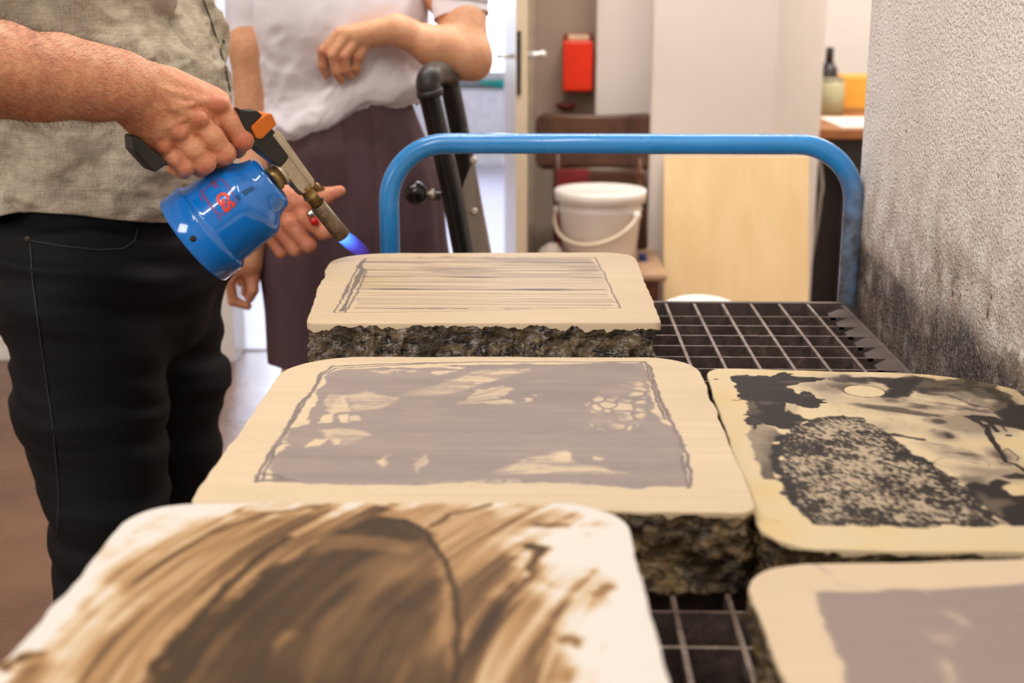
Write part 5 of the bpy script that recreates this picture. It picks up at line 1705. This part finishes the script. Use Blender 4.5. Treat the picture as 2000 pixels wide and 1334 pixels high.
def woman():
    w = lambda px, py, dY=0.0: at(px, py, 2.44 + dY)
    f = np.array([WF[0], WF[1], 0]); r = np.array([-WF[1], WF[0], 0])
    P = lambda a, b, z: WC + f * a + r * b + np.array([0, 0, z])
    B = Field((WC[0] - .42, 2.15, 0), (WC[0] + .42, 2.85, 1.70), .0095)
    B.chain([P(0, 0, .85), P(0, 0, 1.02), P(0, 0, 1.22)], [.10, .085, .095], .04)
    for q in (-1, 1):
        B.chain([P(0, q * .05, .86), P(0, q * .04, 1.02), P(0, q * .075, 1.22)], [.095, .080, .080], .04)
        B.chain([P(0, q * .085, .84), P(.005, q * .08, .46), P(-.015, q * .085, .09)], [.078, .048, .034], .03)
        B.cone(P(.02, q * .08, .035), P(.10, q * .09, .026), .030, .022, .02)
    B.cone(P(0, 0, 1.25), P(-.01, 0, 1.36), .07, .042, .04)
    sL, sR = P(0, .155, 1.265), P(0, -.155, 1.265)
    B.cone(P(0, .06, 1.27), sL, .05, .046, .03); B.cone(P(0, -.06, 1.27), sR, .05, .046, .03)
    # r = perpendicular: +r is the viewer's right
    eL = w(912, 112, -.02)
    B.chain([sL, w(900, 20, .03), eL], [.045, .043, .040], .02)
    eR = w(495, 245, .03)
    B.chain([sR, w(492, 90, .03), eR], [.045, .040, .034], .02)
    head(B, P(.01, 0, 1.50), WF, .93, .02)
    # fine field for the raised forearm and hand
    F = Field(tuple(w(598, 185, -.14) - np.array([.02, 0, .02])), tuple(w(975, -20, .16) + np.array([.02, 0, .02])), .0028)
    F.chain([w(905, 40, .01), w(912, 108, -.02)], [.041, .039], .02)
    F.chain([w(918, 112, -.02), w(850, 92, -.04), w(775 + 10, 62, -.05), w(775, 58, -.05)], [.0375, .0345, .0235, .0225], .02)
    F.cone(w(930, 128, -.015), w(905, 122, -.03), .020, .026, .02)
    for a, b, ra, rb in (((772, 50, -.05), (664, 66, -.055), .016, .0105), ((772, 54, -.052), (680, 68, -.062), .016, .011), ((770, 60, -.05), (700, 76, -.060), .016, .0105), ((770, 66, -.045), (716, 84, -.052), .016, .0098), ((765, 58, -.03), (700, 72, -.035), .018, .012)):
        F.cone(w(*a), w(*b), ra, rb, .014)
    for ch, rr in ((((664, 64, -.056), (631, 100, -.060), (630, 128, -.055), (637, 147, -.048)), (.0105, .0094, .0082, .0068)),
                   (((680, 66, -.063), (650, 108, -.070), (656, 140, -.064), (666, 157, -.055)), (.0108, .0097, .0083, .0068)),
                   (((700, 74, -.061), (674, 110, -.068), (676, 136, -.062), (684, 150, -.052)), (.0104, .0094, .008, .0066)),
                   (((716, 82, -.053), (700, 112, -.058), (696, 132, -.052), (697, 143, -.045)), (.0098, .0088, .0076, .0062)),
                   (((745, 66, -.02), (700, 96, -.010), (675, 108, -.005)), (.012, .010, .0078))):
        G = F.like()
        G.chain([w(*c) for c in ch], rr, .004)
        F.merge(G, .0035)
    # the hanging hand
    h = lambda px, py, dY=0.0: at(px, py, 2.47 + dY)
    K = Field(tuple(h(425, 625, -.10) - np.array([.02, 0, .02])), tuple(h(545, 225, .14) + np.array([.02, 0, .02])), .0028)
    K.chain([h(495, 245), h(496, 340, -.02), h(492, 470, -.04)], [.034, .033, .0225], .02)
    K.cone(h(492, 470, -.04), h(486, 515, -.045), .022, .024, .015)
    K.cone(h(480, 500, -.045), h(466, 522, -.05), .018, .014, .015)
    K.cone(h(494, 500, -.04), h(494, 545, -.04), .016, .013, .012)
    for ch, rr in ((((463, 520, -.05), (449, 548, -.055), (455, 588, -.05), (484, 598, -.045)), (.0115, .0105, .0095, .0080)),
                   (((494, 540, -.045), (494, 566, -.05), (488, 582, -.048)), (.0125, .0110, .009)),
                   (((486, 535, -.025), (488, 562, -.02), (484, 578, -.015)), (.0115, .0105, .0085)),
                   (((478, 530, -.01), (482, 560, -.0), (478, 572, .01)), (.0105, .0095, .008)),
                   (((470, 520, -.03), (462, 536, -.01), (470, 553, .02)), (.0105, .009, .0075))):
        G = K.like()
        G.chain([h(*c) for c in ch], rr, .004)
        K.merge(G, .0035)
    return join([F.mesh(1), K.mesh(1), B.mesh(1)]), P


(wv, wq), WP = woman()
wom = empty('person', tuple(WC), 'person in white t-shirt and plum skirt resting an elbow on the black trolley', 'person')
wme = mesh_np('body', wv, wq)
fl = np.zeros(len(wv))
for p in ((632, 104), (652, 108), (675, 110), (700, 112), (637, 145), (665, 155), (684, 148)):
    fl = np.maximum(fl, .5 * np.exp(-(np.linalg.norm(wv - at(p[0], p[1], 2.37), axis=1) / .014) ** 2))
fl = np.maximum(fl, .40 * np.exp(-(np.linalg.norm(wv - at(475, 550, 2.43), axis=1) / .06) ** 4))
a_ = wme.attributes.new('flush', 'FLOAT', 'POINT'); a_.data.foreach_set('value', fl.astype(np.float32))
link('body', wme, skin_mat('fair_skin', (226, 172, 132), (186, 96, 70), .5), wom)
eyes(wom, WP(.01, 0, 1.50), WF, .93)
ringp = at(664, 86, 2.362)
rg_ax = (at(650, 108, 2.362) - at(680, 66, 2.37)); rg_ax /= np.linalg.norm(rg_ax)
rgv = Vector(rg_ax); e1 = rgv.orthogonal().normalized(); e2 = rgv.cross(e1)
rc0 = Vector(at(664, 88, 2.378))
tube_obj('ring', [rc0 + e1 * (.0113 * math.cos(t_)) + e2 * (.0113 * math.sin(t_)) for t_ in [2 * math.pi * i / 24 for i in range(24)]], .0012, plain('gold', (206, 160, 84), .25, .9), wom, 8, closed=True)
H = Field(tuple(WP(.0, 0, 1.50) - .16), tuple(WP(.0, 0, 1.50) + .17), .007)
H.ell(WP(-.02, 0, 1.540), (.088, .084, .092), .01, math.atan2(WF[1], WF[0]))
H.cone(WP(-.10, 0, 1.55), WP(-.11, 0, 1.53), .035, .03, .02)
gx_ = [H.lo[k_] + H.h * np.arange(H.n[k_]) for k_ in range(3)]
XX, YY, ZZ = np.meshgrid(*gx_, indexing='ij')
hc = WP(.0, 0, 1.50)
fr = (XX - hc[0]) * WF[0] + (YY - hc[1]) * WF[1]
H.cut(np.maximum((fr - .040) - (ZZ - hc[2] - .04) * 2.0, hc[2] - .06 - ZZ).astype(np.float32))
hv_, hq_ = H.mesh(1)
link('hair', mesh_np('hair', hv_, hq_), plain('brown_hair', (92, 64, 44), .6, var=.2, scale=60, bump=.002), wom)


# t-shirt with slanting, half tucked hem
def tshirt():
    n, m = 200, 150
    ang = np.linspace(0, 2 * math.pi, n, endpoint=False)
    f = np.array(WF); r = np.array([-WF[1], WF[0]])
    ca, sa = np.cos(ang), np.sin(ang)           # ca: front, sa: the viewer's right
    rows = []
    zl = at(560, 292, 2.40)[2]; zr_ = at(820, 208, 2.40)[2]
    for j in range(m):
        t_ = j / (m - 1)
        hem = zl + (zr_ - zl) * sstep(-.62, .42, sa) - .006
        hem = hem + .004 * np.sin(ang * 7)
        z = 1.346 + (hem - 1.346) * t_
        zr = (1.30 - z) / .35
        b = .150 + .006 * np.cos(zr * 2) + .012 * np.sin(np.clip(t_, 0, 1) * 3.1)
        a = .105 + .018 * np.exp(-((z - 1.17) / .07) ** 2) + .014 * t_
        if t_ < .10:
            s_ = sstep(-.03, .10, t_); b = b * (.42 + .58 * s_); a = a * (.4 + .6 * s_)
        den = (np.abs(ca) ** 2.3 + np.abs(sa) ** 2.3) ** (1 / 2.3)
        blouse = .016 * np.exp(-((t_ - .90) / .07) ** 2) - .012 * sstep(.95, 1.0, t_)
        arc = ang * .14
        d1 = sa * .16
        fold = fbm(d1 * 9 + z * 7, z * 10 - d1 * 14, None, 401, 4) * .010 * (.15 + sstep(.3, 1.0, t_)) - np.abs(fbm(d1 * 11 + z * 5, z * 9 - d1 * 9, None, 402, 3)) * .013 * sstep(.25, .9, t_)
        X = ca / den * (a + blouse + fold); Yw = sa / den * (b + blouse * .7 + fold * .7)
        rows.append(np.column_stack([WC[0] + f[0] * X + r[0] * Yw, WC[1] + f[1] * X + r[1] * Yw, z]))
    # turn the hem in so the shirt looks tucked and thick
    last = rows[-1]; cen = np.array([WC[0], WC[1]])
    for s_, dz in ((.97, .006), (.93, .020)):
        q = last.copy(); q[:, :2] = cen + (q[:, :2] - cen) * s_; q[:, 2] += dz
        rows.append(q)
    return loft(np.array(rows))


twh = cloth_mat('white_jersey', (236, 233, 241), 500, .02, .8, .03, .0003)
ts = link('t_shirt', mesh_np('t_shirt', *tshirt()), twh, wom)
solid(ts, .0015)
wA = lambda px, py, dY=0.0: at(px, py, 2.44 + dY)
for P_, R_ in (([WP(0, -.115, 1.28), WP(0, -.15, 1.26), wA(494, -10, .04), wA(492, 40, .04), wA(491, 86, .04)], [.055, .056, .050, .046, .0450]),
               ([WP(0, .115, 1.28), WP(0, .15, 1.26), wA(893, -30, .04), wA(898, 12, .03), wA(901, 34, .025)], [.055, .057, .052, .050, .0500])):
    bm = bmesh.new(); tube(bm, smooth_path(P_, 5), np.interp(np.linspace(0, 1, 21), np.linspace(0, 1, 5), R_), 32, cap=False)
    solid(bm_obj('sleeve', bm, twh, ts, True), .0015)


def skirt():
    n, m = 220, 120
    ang = np.linspace(0, 2 * math.pi, n, endpoint=False)
    f = np.array(WF); r = np.array([-WF[1], WF[0]])
    ca, sa = np.cos(ang), np.sin(ang)
    top = at(700, 190, 2.42)[2]; bot = at(560, 716, 2.40)[2]
    cxs = at(688, 550, WY)[0] - WC[0]
    rows = []
    for j in range(m):
        t_ = j / (m - 1)
        z = top + (bot + .012 * np.sin(ang * 2 + 1) - top) * t_
        b = np.interp(t_, [0, .15, .35, .6, 1], [.125, .150, .178, .186, .172]); a = np.interp(t_, [0, .2, .5, 1], [.100, .125, .135, .125])
        fold = fbm(ang * 1.6, z * 2.2, None, 501, 3) * .012 * sstep(.1, .6, t_) + fbm(ang * 4, z * 3, None, 502, 2) * .004
        wrap = .010 * sstep(0, .04, sa - .35 + .25 * t_) * (ca > 0)
        den = (np.abs(ca) ** 2.3 + np.abs(sa) ** 2.3) ** (1 / 2.3)
        X = ca / den * (a + fold + wrap); Yw = sa / den * (b + fold)
        rows.append(np.column_stack([WC[0] + cxs * sstep(0, .4, t_) + f[0] * X + r[0] * Yw, WC[1] + f[1] * X + r[1] * Yw, z]))
    return loft(np.array(rows))


sk = link('skirt', mesh_np('skirt', *skirt()), cloth_mat('plum_cotton', (92, 70, 76), 420, .08, .85, .12), wom)
solid(sk, .002)
for q in (-1, 1):
    F = Field(tuple(WP(.05, q * .09, .05) - np.array([.16, .16, .06])), tuple(WP(.05, q * .09, .05) + np.array([.16, .16, .05])), .006)
    F.cone(WP(-.045, q * .085, .036), WP(.05, q * .09, .032), .036, .038, .02); F.cone(WP(.05, q * .09, .030), WP(.125, q * .095, .026), .036, .025, .02)
    gz = F.lo[2] + F.h * np.arange(F.n[2])
    F.cut(np.broadcast_to((.003 - gz)[None, None, :], F.n).astype(np.float32))
    link('shoe', mesh_np('shoe', *F.mesh(1)), plain('white_canvas', (206, 200, 196), .7), wom)

# ================================================================== the gas torch
tor_base = T(373, 474, .042)
tor = empty('gas_torch', tuple(tor_base), 'hand-held gas torch with blue canister and burning blue flame, held in a fist', 'torch')
tblue = NT('blue_can_enamel')
tbc = tblue.ramp(tblue.noise(12, 3), [(.3, lin((8, 108, 198))), (.7, lin((12, 122, 214)))])
tb = tblue.done(tbc, .13, tblue.bump(tblue.noise(30, 2), .0006, .3), spec=.6, coat=.5)
blackp = plain('black_handle_plastic', (36, 35, 36), .42, var=.08, bump=.0002)
steelm = NT('worn_cast_zinc')
steelm = steelm.done(steelm.ramp(steelm.noise(60, 5, .7), [(.3, lin((176, 162, 138))), (.7, lin((206, 194, 170)))]), .38, steelm.bump(steelm.noise(300, 3), .0006, .5), metal=.45)
brass = NT('tarnished_brass')
brass = brass.done(brass.ramp(brass.noise(90, 4, .7), [(.3, lin((116, 92, 52))), (.7, lin((168, 140, 88)))]), .32, brass.bump(brass.noise(200, 3), .0004, .5), metal=.6)
burnt = NT('heat_stained_steel')
burnt = burnt.done(burnt.ramp(burnt.noise(50, 5, .7), [(.30, lin((66, 56, 46))), (.55, lin((120, 104, 84))), (.75, lin((156, 142, 122)))]), .45, burnt.bump(burnt.noise(180, 3), .0006, .5), metal=.6)

sc_ = 1.55 / 2583 * 1.02                                    # metres per pixel there
A0 = Vector(tor_base)
topc = Vector(T(532, 351, -.002))
AX = (topc - A0).normalized()
Lc = (topc - A0).length
px = lambda v: v * sc_
prof = [(px(2), px(20)), (px(1), px(70)), (px(0), px(86)), (px(2), px(93)), (px(7), px(96.5)), (px(46), px(96.5)), (px(50), px(96)), (px(53), px(93)), (px(56), px(90)), (px(59), px(88.5)), (px(64), px(88)),
        (px(118), px(86.5)), (px(140), px(85.5)), (px(148), px(83)), (px(155), px(77)), (px(162), px(69)), (px(169), px(63)), (px(177), px(59.5)), (px(188), px(57)), (px(195), px(53)), (px(198), px(46)), (px(198), px(16))]
kk = Lc / px(198)
prof = [(h_ * kk, r_) for h_, r_ in prof]
can = lathe_obj('canister', tuple(A0), tuple(AX), prof, tb, tor, 96)
up_ = Vector((0, 0, 1)); view = (Vector(CP) - A0).normalized()
E1 = (view - AX * view.dot(AX)).normalized()               # radial, towards the viewer
E2 = AX.cross(E1)
# sense of E2: downwards-right in the photograph
if E2.dot(Vector(CR)) < 0: E2 = -E2


def on_can(h_, phi, r_):
    return A0 + AX * h_ + E1 * (r_ * math.cos(phi)) + E2 * (r_ * math.sin(phi))


def rad_at(h_):
    return float(np.interp(h_, [p[0] for p in prof], [p[1] for p in prof]))


def phi_of(q):      # q point roughly on surface -> (h, phi)
    d = Vector(q) - A0
    return d.dot(AX), math.atan2(d.dot(E2), d.dot(E1))


def can_hit(pxx, pyy):
    o_, d_ = Vector(CP), Vector(ray(pxx, pyy)).normalized()
    t_ = 1.30
    for _ in range(4000):
        q = o_ + d_ * t_
        v = q - A0; h_ = v.dot(AX)
        r_ = (v - AX * h_).length
        if 0 <= h_ <= Lc and r_ < rad_at(h_): return h_, math.atan2(v.dot(E2), v.dot(E1))
        t_ += .0002
    return None


redm = plain('red_print', (226, 58, 34), .35, var=.03)
redm2 = plain('faded_red_print', (140, 62, 104), .35, var=.03)


def arc_strip(bm, pts, w, lift=.00035):
    """pts in (h, phi): a thin raised printed line on the canister"""
    n = len(pts)
    P = [on_can(h_, ph, rad_at(h_) + lift) for h_, ph in pts]
    prev = None
    for i in range(n):
        a = P[max(i - 1, 0)]; b = P[min(i + 1, n - 1)]
        tg = (b - a).normalized()
        nr = (P[i] - (A0 + AX * (P[i] - A0).dot(AX))).normalized()
        sd = tg.cross(nr)
        cur = (bm.verts.new(P[i] + sd * w), bm.verts.new(P[i] - sd * w))
        if prev: bm.faces.new((prev[0], cur[0], cur[1], prev[1]))
        prev = cur


def text_on_can(txt, size, c, rot, mat, name, bold=0.0):
    cu = bpy.data.curves.new('lettering', 'FONT'); cu.body = txt; cu.size = size; cu.offset = bold
    cu.align_x = 'CENTER'; cu.align_y = 'CENTER'; cu.resolution_u = 4
    ob = bpy.data.objects.new('lettering', cu); COL.objects.link(ob)
    dg = bpy.context.evaluated_depsgraph_get()
    me_ = bpy.data.meshes.new_from_object(ob.evaluated_get(dg))
    bpy.data.objects.remove(ob); bpy.data.curves.remove(cu)
    bm = bmesh.new(); bm.from_mesh(me_); bpy.data.meshes.remove(me_)
    bmesh.ops.triangulate(bm, faces=bm.faces)
    bmesh.ops.subdivide_edges(bm, edges=[e for e in bm.edges if e.calc_length() > size * .12], cuts=2, use_grid_fill=False)
    h0, p0_ = c
    R_ = rad_at(h0)
    for v in bm.verts:
        x_, y_ = v.co.x, v.co.y
        x2 = x_ * math.cos(rot) - y_ * math.sin(rot); y2 = x_ * math.sin(rot) + y_ * math.cos(rot)
        h_ = h0 + y2
        v.co = on_can(h_, p0_ + x2 / R_, rad_at(h_) + .0004)
    return bm_obj(name, bm, mat, can)


c_gs = can_hit(438, 394)
if c_gs:
    text_on_can('GS', .0190, c_gs, math.radians(0), redm, 'lettering', .0009)
    text_on_can('AV', .0090, can_hit(419, 361), 0, redm2, 'lettering', .0004)
    bm = bmesh.new()
    h0, p0_ = can_hit(428, 383); R_ = rad_at(h0)
    for k_ in (1.0, .90):
        hw, hh = .0150 * k_, .0205 * k_
        pts = []
        for i in range(61):
            t_ = 2 * math.pi * i / 60
            c_, s_ = math.cos(t_), math.sin(t_)
            e_ = (abs(c_) ** 5 + abs(s_) ** 5) ** .2
            pts.append((h0 + c_ / e_ * hw, p0_ + s_ / e_ * hh / R_))
        arc_strip(bm, pts, .00034)
    bm_obj('printed_border', bm, redm2, can)
    # rows of tiny print, too small to read
    rr_ = random.Random(4)
    for a_, b_ in (((386, 372), (398, 398)), ((391, 370), (432, 430))):
        bm = bmesh.new()
        n_ = 14
        for i in range(n_):
            if rr_.random() < .18: continue
            t0 = i / n_; t1 = t0 + .75 / n_
            qa = can_hit(a_[0] + (b_[0] - a_[0]) * t0, a_[1] + (b_[1] - a_[1]) * t0); qb = can_hit(a_[0] + (b_[0] - a_[0]) * t1, a_[1] + (b_[1] - a_[1]) * t1)
            if qa and qb: arc_strip(bm, [qa, qb], .00085)
        bm_obj('small_print', bm, redm2, can)
# pressed slot near the shoulder and drilled vent in the rim
qa, qb = can_hit(463, 388), can_hit(496, 366)
bm = bmesh.new()
for w_, l_ in ((.0036, .0006),):
    arc_strip(bm, [qa, ((qa[0] + qb[0]) / 2, (qa[1] + qb[1]) / 2), qb], w_, l_)
bm_obj('pressed_slot', bm, plain('slot_blue_dark', (12, 78, 138), .25), can)
bm = bmesh.new(); arc_strip(bm, [(qa[0] - .001, qa[1] - .045), (qb[0] - .001, qb[1] - .045)], .0006, .0010)
bm_obj('slot_rim', bm, tb, can)
qv = can_hit(377, 466)
pv = on_can(qv[0], qv[1], rad_at(qv[0]) - .0010)
nrm = (pv - (A0 + AX * qv[0])).normalized()
lathe_obj('vent_hole', tuple(pv), tuple(nrm), [(0, .0034), (.0016, .0036), (.0017, .002)], plain('vent_dark', (10, 12, 18), .5), can, 18)
# neck fittings between canister and valve block
nb = Vector(T(534, 350)); nd = (Vector(T(566, 326)) - nb).normalized()
lathe_obj('neck_collar', tuple(nb - nd * .004), tuple(nd), [(0, .0145), (.0035, .0155), (.0075, .0155), (.008, .0135), (.013, .0130)], brass, tor, 36)
lathe_obj('valve_seat', tuple(nb + nd * .0145), tuple(nd), [(-.006, .0140), (-.005, .0148), (-.0015, .0148), (-.001, .0120), (.002, .0105)], steelm, tor, 36)
# cast block
D_ = Vector((0, 1, 0)); D_ = (D_ - Vector(CR) * .0)
depth = Vector(-CF) * 1.0
plane_n = (Vector(T(600, 300)) - Vector(T(400, 300))).cross(Vector(T(500, 400)) - Vector(T(500, 200))).normalized()
blk_pts = [(521, 263), (530, 252), (542, 259), (607, 350), (606, 360), (597, 370), (584, 376), (575, 368), (540, 325), (556, 309), (552, 298)]
prism_obj('valve_block', [T(*p) for p in blk_pts], plane_n * .021, steelm, tor, bev=.0013, seg=2)
prism_obj('block_ridge', [T(*p) for p in ((523, 262), (530, 255), (604, 351), (597, 358))], plane_n * .0245, steelm, tor, bev=.0012, seg=2)
# black body and grip that runs back through the fist
bk_pts = [(456, 208), (474, 219), (494, 213), (506, 226), (520, 246), (531, 262), (556, 305), (538, 324), (512, 304), (487, 284), (478, 262), (464, 240)]
prism_obj('igniter_body', [T(*p) for p in bk_pts], plane_n * .0235, blackp, tor, bev=.0020, seg=3)
grip = [T(281, 302, .012), T(300, 303, .018), T(335, 300, .024), T(375, 280, .028), T(420, 256, .028), T(462, 238, .020), T(490, 248, .008)]
bm = bmesh.new(); tube(bm, smooth_path(grip, 6), np.interp(np.linspace(0, 1, 37), [0, .12, .3, .8, 1], [.0100, .0115, .0125, .0125, .0130]), 20)
bm_obj('grip', bm, blackp, tor, True)
prism_obj('grip_end', [T(*p, .010) for p in ((250, 264), (257, 262), (322, 316), (296, 334), (288, 331), (252, 292))], plane_n * .026, blackp, tor, bev=.0025, seg=3)
for p in ((508, 281), (523, 296)):
    lathe_obj('screw_hole', T(*p, -.0124), tuple(-plane_n if plane_n.dot(Vector(CF)) > 0 else plane_n), [(-.001, .0013), (.0006, .0013)], plain('screw_dark', (8, 8, 8), .6), tor, 12)
# orange collar
prism_obj('orange_ring', [T(*p) for p in ((480, 247), (484, 242), (508, 219), (519, 219), (529, 240), (500, 269), (490, 268))], plane_n * .033, plain('orange_igniter', (214, 112, 24), .4, var=.06), tor, bev=.0022, seg=4)
# burner tube
b0_, b1_ = Vector(T(592, 362)), Vector(T(622, 402)); bd = (b1_ - b0_).normalized()
lathe_obj('brass_stem', tuple(b0_), tuple(bd), [(0, .0125), (.006, .0110), (.007, .0085), (.015, .0085), (.0155, .0095), (.018, .0095), (.0185, .0080), (.030, .0078)], brass, tor, 30)
n0_, n1_ = Vector(T(620, 400)), Vector(T(669, 461))
Ln = (n1_ - n0_).length; ndv = (n1_ - n0_).normalized()
lathe_obj('nozzle', tuple(n0_), tuple(ndv), [(.001, .0072), (0, .0090), (.001, .0097), (Ln * .5, .0100), (Ln, .0103), (Ln, .0088), (Ln - .012, .0086), (Ln - .0125, .001)], burnt, tor, 40)
lathe_obj('air_hole', T(627, 391, -.004), (.6, -.5, .6), [(0, .0022), (.003, .0022)], plain('screw_dark', (8, 8, 8), .6), tor, 12)
kp = Vector(T(607, 378)); kd = (Vector(T(622, 364)) - kp).normalized()
lathe_obj('adjusting_screw', tuple(kp), tuple(kd), [(0, .0030), (.010, .0030), (.0105, .0055), (.0145, .0055), (.015, .0035)], brass, tor, 16)
prism_obj('thumb_lever', [T(*p, -.002) for p in ((613, 367), (619, 359), (624, 362), (634, 366), (633, 372), (622, 375))], plane_n * .004, brass, tor, bev=.0008)
# flame: emissive gas
fm = NT('blue_flame')
fm.t.nodes.remove(fm.b)
outn = [n_ for n_ in fm.t.nodes if n_.type == 'OUTPUT_MATERIAL'][0]
vol = fm.n('Emission')
dst = fm.n('VectorMath'); dst.operation = 'DISTANCE'
fm.l(fm.tc.outputs['Object'], dst.inputs[0]); dst.inputs[1].default_value = tuple(n1_)
tipw = Vector(at(722, 502, 1.5 + 322 * TS + .045))
FLn = (tipw - n1_).length
mrn = fm.n('MapRange'); mrn.inputs['From Max'].default_value = FLn; fm.l(dst.outputs['Value'], mrn.inputs['Value'])
mrn2 = mrn.outputs[0]
ecol = fm.ramp(mrn2, [(0.0, (.10, .42, 1.0)), (.22, (.04, .22, .95)), (.40, (.05, .06, .62)), (.75, (.05, .03, .40)), (1.0, (.01, .01, .05))])
est = fm.ramp(mrn2, [(0.0, 1.0), (.28, .75), (.45, .38), (.85, .22), (1.0, 0.0)])
fm.l(ecol, vol.inputs['Color'])
fm.l(fm.math('MULTIPLY', est, 95.0), vol.inputs['Strength'])
fm.l(vol.outputs[0], outn.inputs['Volume'])
fdir = (tipw - n1_).normalized()
lathe_obj('flame', tuple(n1_ + fdir * .0012), tuple(fdir), [(0, .0088), (FLn * .3, .0100), (FLn * .6, .0095), (FLn * .85, .0065), (FLn, .0012)], fm.m, tor, 32)

# the lighter in his other hand
lg = empty('lighter', tuple(at(606, 424, 1.84)), 'small red pocket lighter with chrome top in the fist behind the torch', 'lighter')
a_, b_ = Vector(at(617, 438, 1.842)), Vector(at(605, 411, 1.838))
dL = (b_ - a_)
lathe_obj('tank', tuple(a_), tuple(dL), [(0, .005), (.001, .0062), (dL.length * .55, .0062)], plain('red_lighter', (190, 22, 22), .25), lg, 24)
lathe_obj('chrome_top', tuple(a_), tuple(dL), [(dL.length * .55, .0064), (dL.length * .98, .0062), (dL.length, .004)], plain('chrome', (216, 214, 210), .15, 1.0, var=.02), lg, 24)

# ================================================================== the black trolley
TY = 2.24
tr_m = NT('black_gloss_tube')
tr_m = tr_m.done(tr_m.ramp(tr_m.noise(30, 4), [(.3, lin((18, 17, 18))), (.7, lin((32, 30, 30)))]), .28, spec=.6)
rubber = plain('black_rubber', (34, 31, 32), .45, var=.1)
q0 = at(905, 495, TY + .02)
trl = empty('hand_trolley', (float(q0[0]), TY, 0), 'black tubular hand trolley with a round knob, behind the blue bar', 'trolley')


def extend(a, b, z):
    a, b = Vector(a), Vector(b); t_ = (z - a.z) / (b.z - a.z); return a + (b - a) * t_


g1, g2, g3, g4 = at(836, 175, TY - .01), at(850, 235, TY), at(880, 365, TY + .01), at(905, 495, TY + .02)
low1 = extend(g3, g4, .12)
bend_a, bend_b = at(836, 128, TY - .01), at(862, 112, TY + .06)
t2a, t2b, t2c = at(877, 158, TY + .14), at(896, 250, TY + .15), at(913, 345, TY + .16)
low2 = extend(t2b, t2c, .12)
tube_obj('front_tube', smooth_path([tuple(g1), tuple(g2), tuple(g3), tuple(g4), tuple(low1)], 8), .0182, tr_m, trl, 24)
tube_obj('rear_tube', smooth_path([tuple(t2a), tuple(t2b), tuple(t2c), tuple(low2)], 8), .0178, tr_m, trl, 24)
tube_obj('rubber_grip', smooth_path([tuple(at(838, 178, TY - .01)), tuple(at(836, 163, TY - .01)), tuple(at(840, 150, TY + .0)), tuple(at(850, 143, TY + .05)), tuple(at(864, 145, TY + .11)), tuple(t2a)], 8), .0205, rubber, trl, 24)
lathe_obj('grip_ring', tuple(at(838, 174, TY - .01)), tuple(g2 - g1), [(0, .021), (.004, .0225), (.010, .0225), (.013, .0205)], rubber, trl, 28)
kc = at(812, 377, TY - .01); ke = at(858, 384, TY + .01)
kd = Vector(ke) - Vector(kc); kn = kd.normalized()
lathe_obj('stem', tuple(kc), tuple(kd), [(.016, .006), (.026, .006), (.0262, .011), (.032, .011), (.033, .0075), (kd.length, .0075)], plain('zinc_bolt', (160, 150, 136), .35, .7), trl, 20)
lathe_obj('knob', tuple(Vector(kc) - kn * .0195), tuple(kn), [(.0195 - .0195 * math.cos(t_), .0195 * math.sin(t_) + .0002) for t_ in [math.pi * i / 16 for i in range(17)]], plain('black_bakelite', (20, 18, 20), .12, var=.05), trl, 32)
plm = NT('brushed_steel_plate')
plm = plm.done(plm.ramp(plm.noise(40, 4, .6, plm.map(scale=(1, 1, .08))), [(.3, lin((122, 112, 102))), (.7, lin((152, 142, 130)))]), .4, metal=.5)
pp = [at(925, 311, TY + .03), at(895, 388, TY + .01), at(905, 430, TY + .01), extend(at(895, 388, TY + .01), at(921, 495, TY + .02), .25), extend(at(925, 311, TY + .03), at(960, 495, TY + .05), .25)]
prism_obj('side_plate', [tuple(p) for p in pp], (0.001, .004, 0), plm, trl, bev=.0008)
for p in ((925, 313), (901, 384), (926, 413)):
    lathe_obj('bolt', tuple(at(p[0], p[1], TY + .020)), (0, -1, .15), [(-.004, .0062), (.003, .0062), (.005, .004)], plain('zinc_bolt', (196, 186, 172), .25, .6), trl, 14)
ax_a, ax_b = Vector(low1), Vector(low2)
tube_obj('axle', [ax_a + Vector((-.02, -.06, 0)), ax_b + Vector((.02, .06, 0))], .010, tr_m, trl, 16)
for e_, s_ in ((ax_a + Vector((-.02, -.06, 0)), -1), (ax_b + Vector((.02, .06, 0)), 1)):
    dd = (ax_b - ax_a).normalized() * s_
    e_.z = .12
    lathe_obj('wheel', tuple(e_), tuple(Vector((dd.x, dd.y, 0))), [(0, .03), (0, .10), (.008, .118), (.032, .118), (.04, .10), (.04, .03)], plain('rubber_tyre', (40, 38, 38), .7), trl, 36)
mid = (ax_a + ax_b) / 2
box_obj('toe_plate', (mid.x - .05, mid.x + .09, TY - .10, TY + .30, .018, .026), plm, trl, bev=.002)
tube_obj('cross_bar', [extend(g3, g4, .60), extend(t2b, t2c, .60)], .012, tr_m, trl, 14)
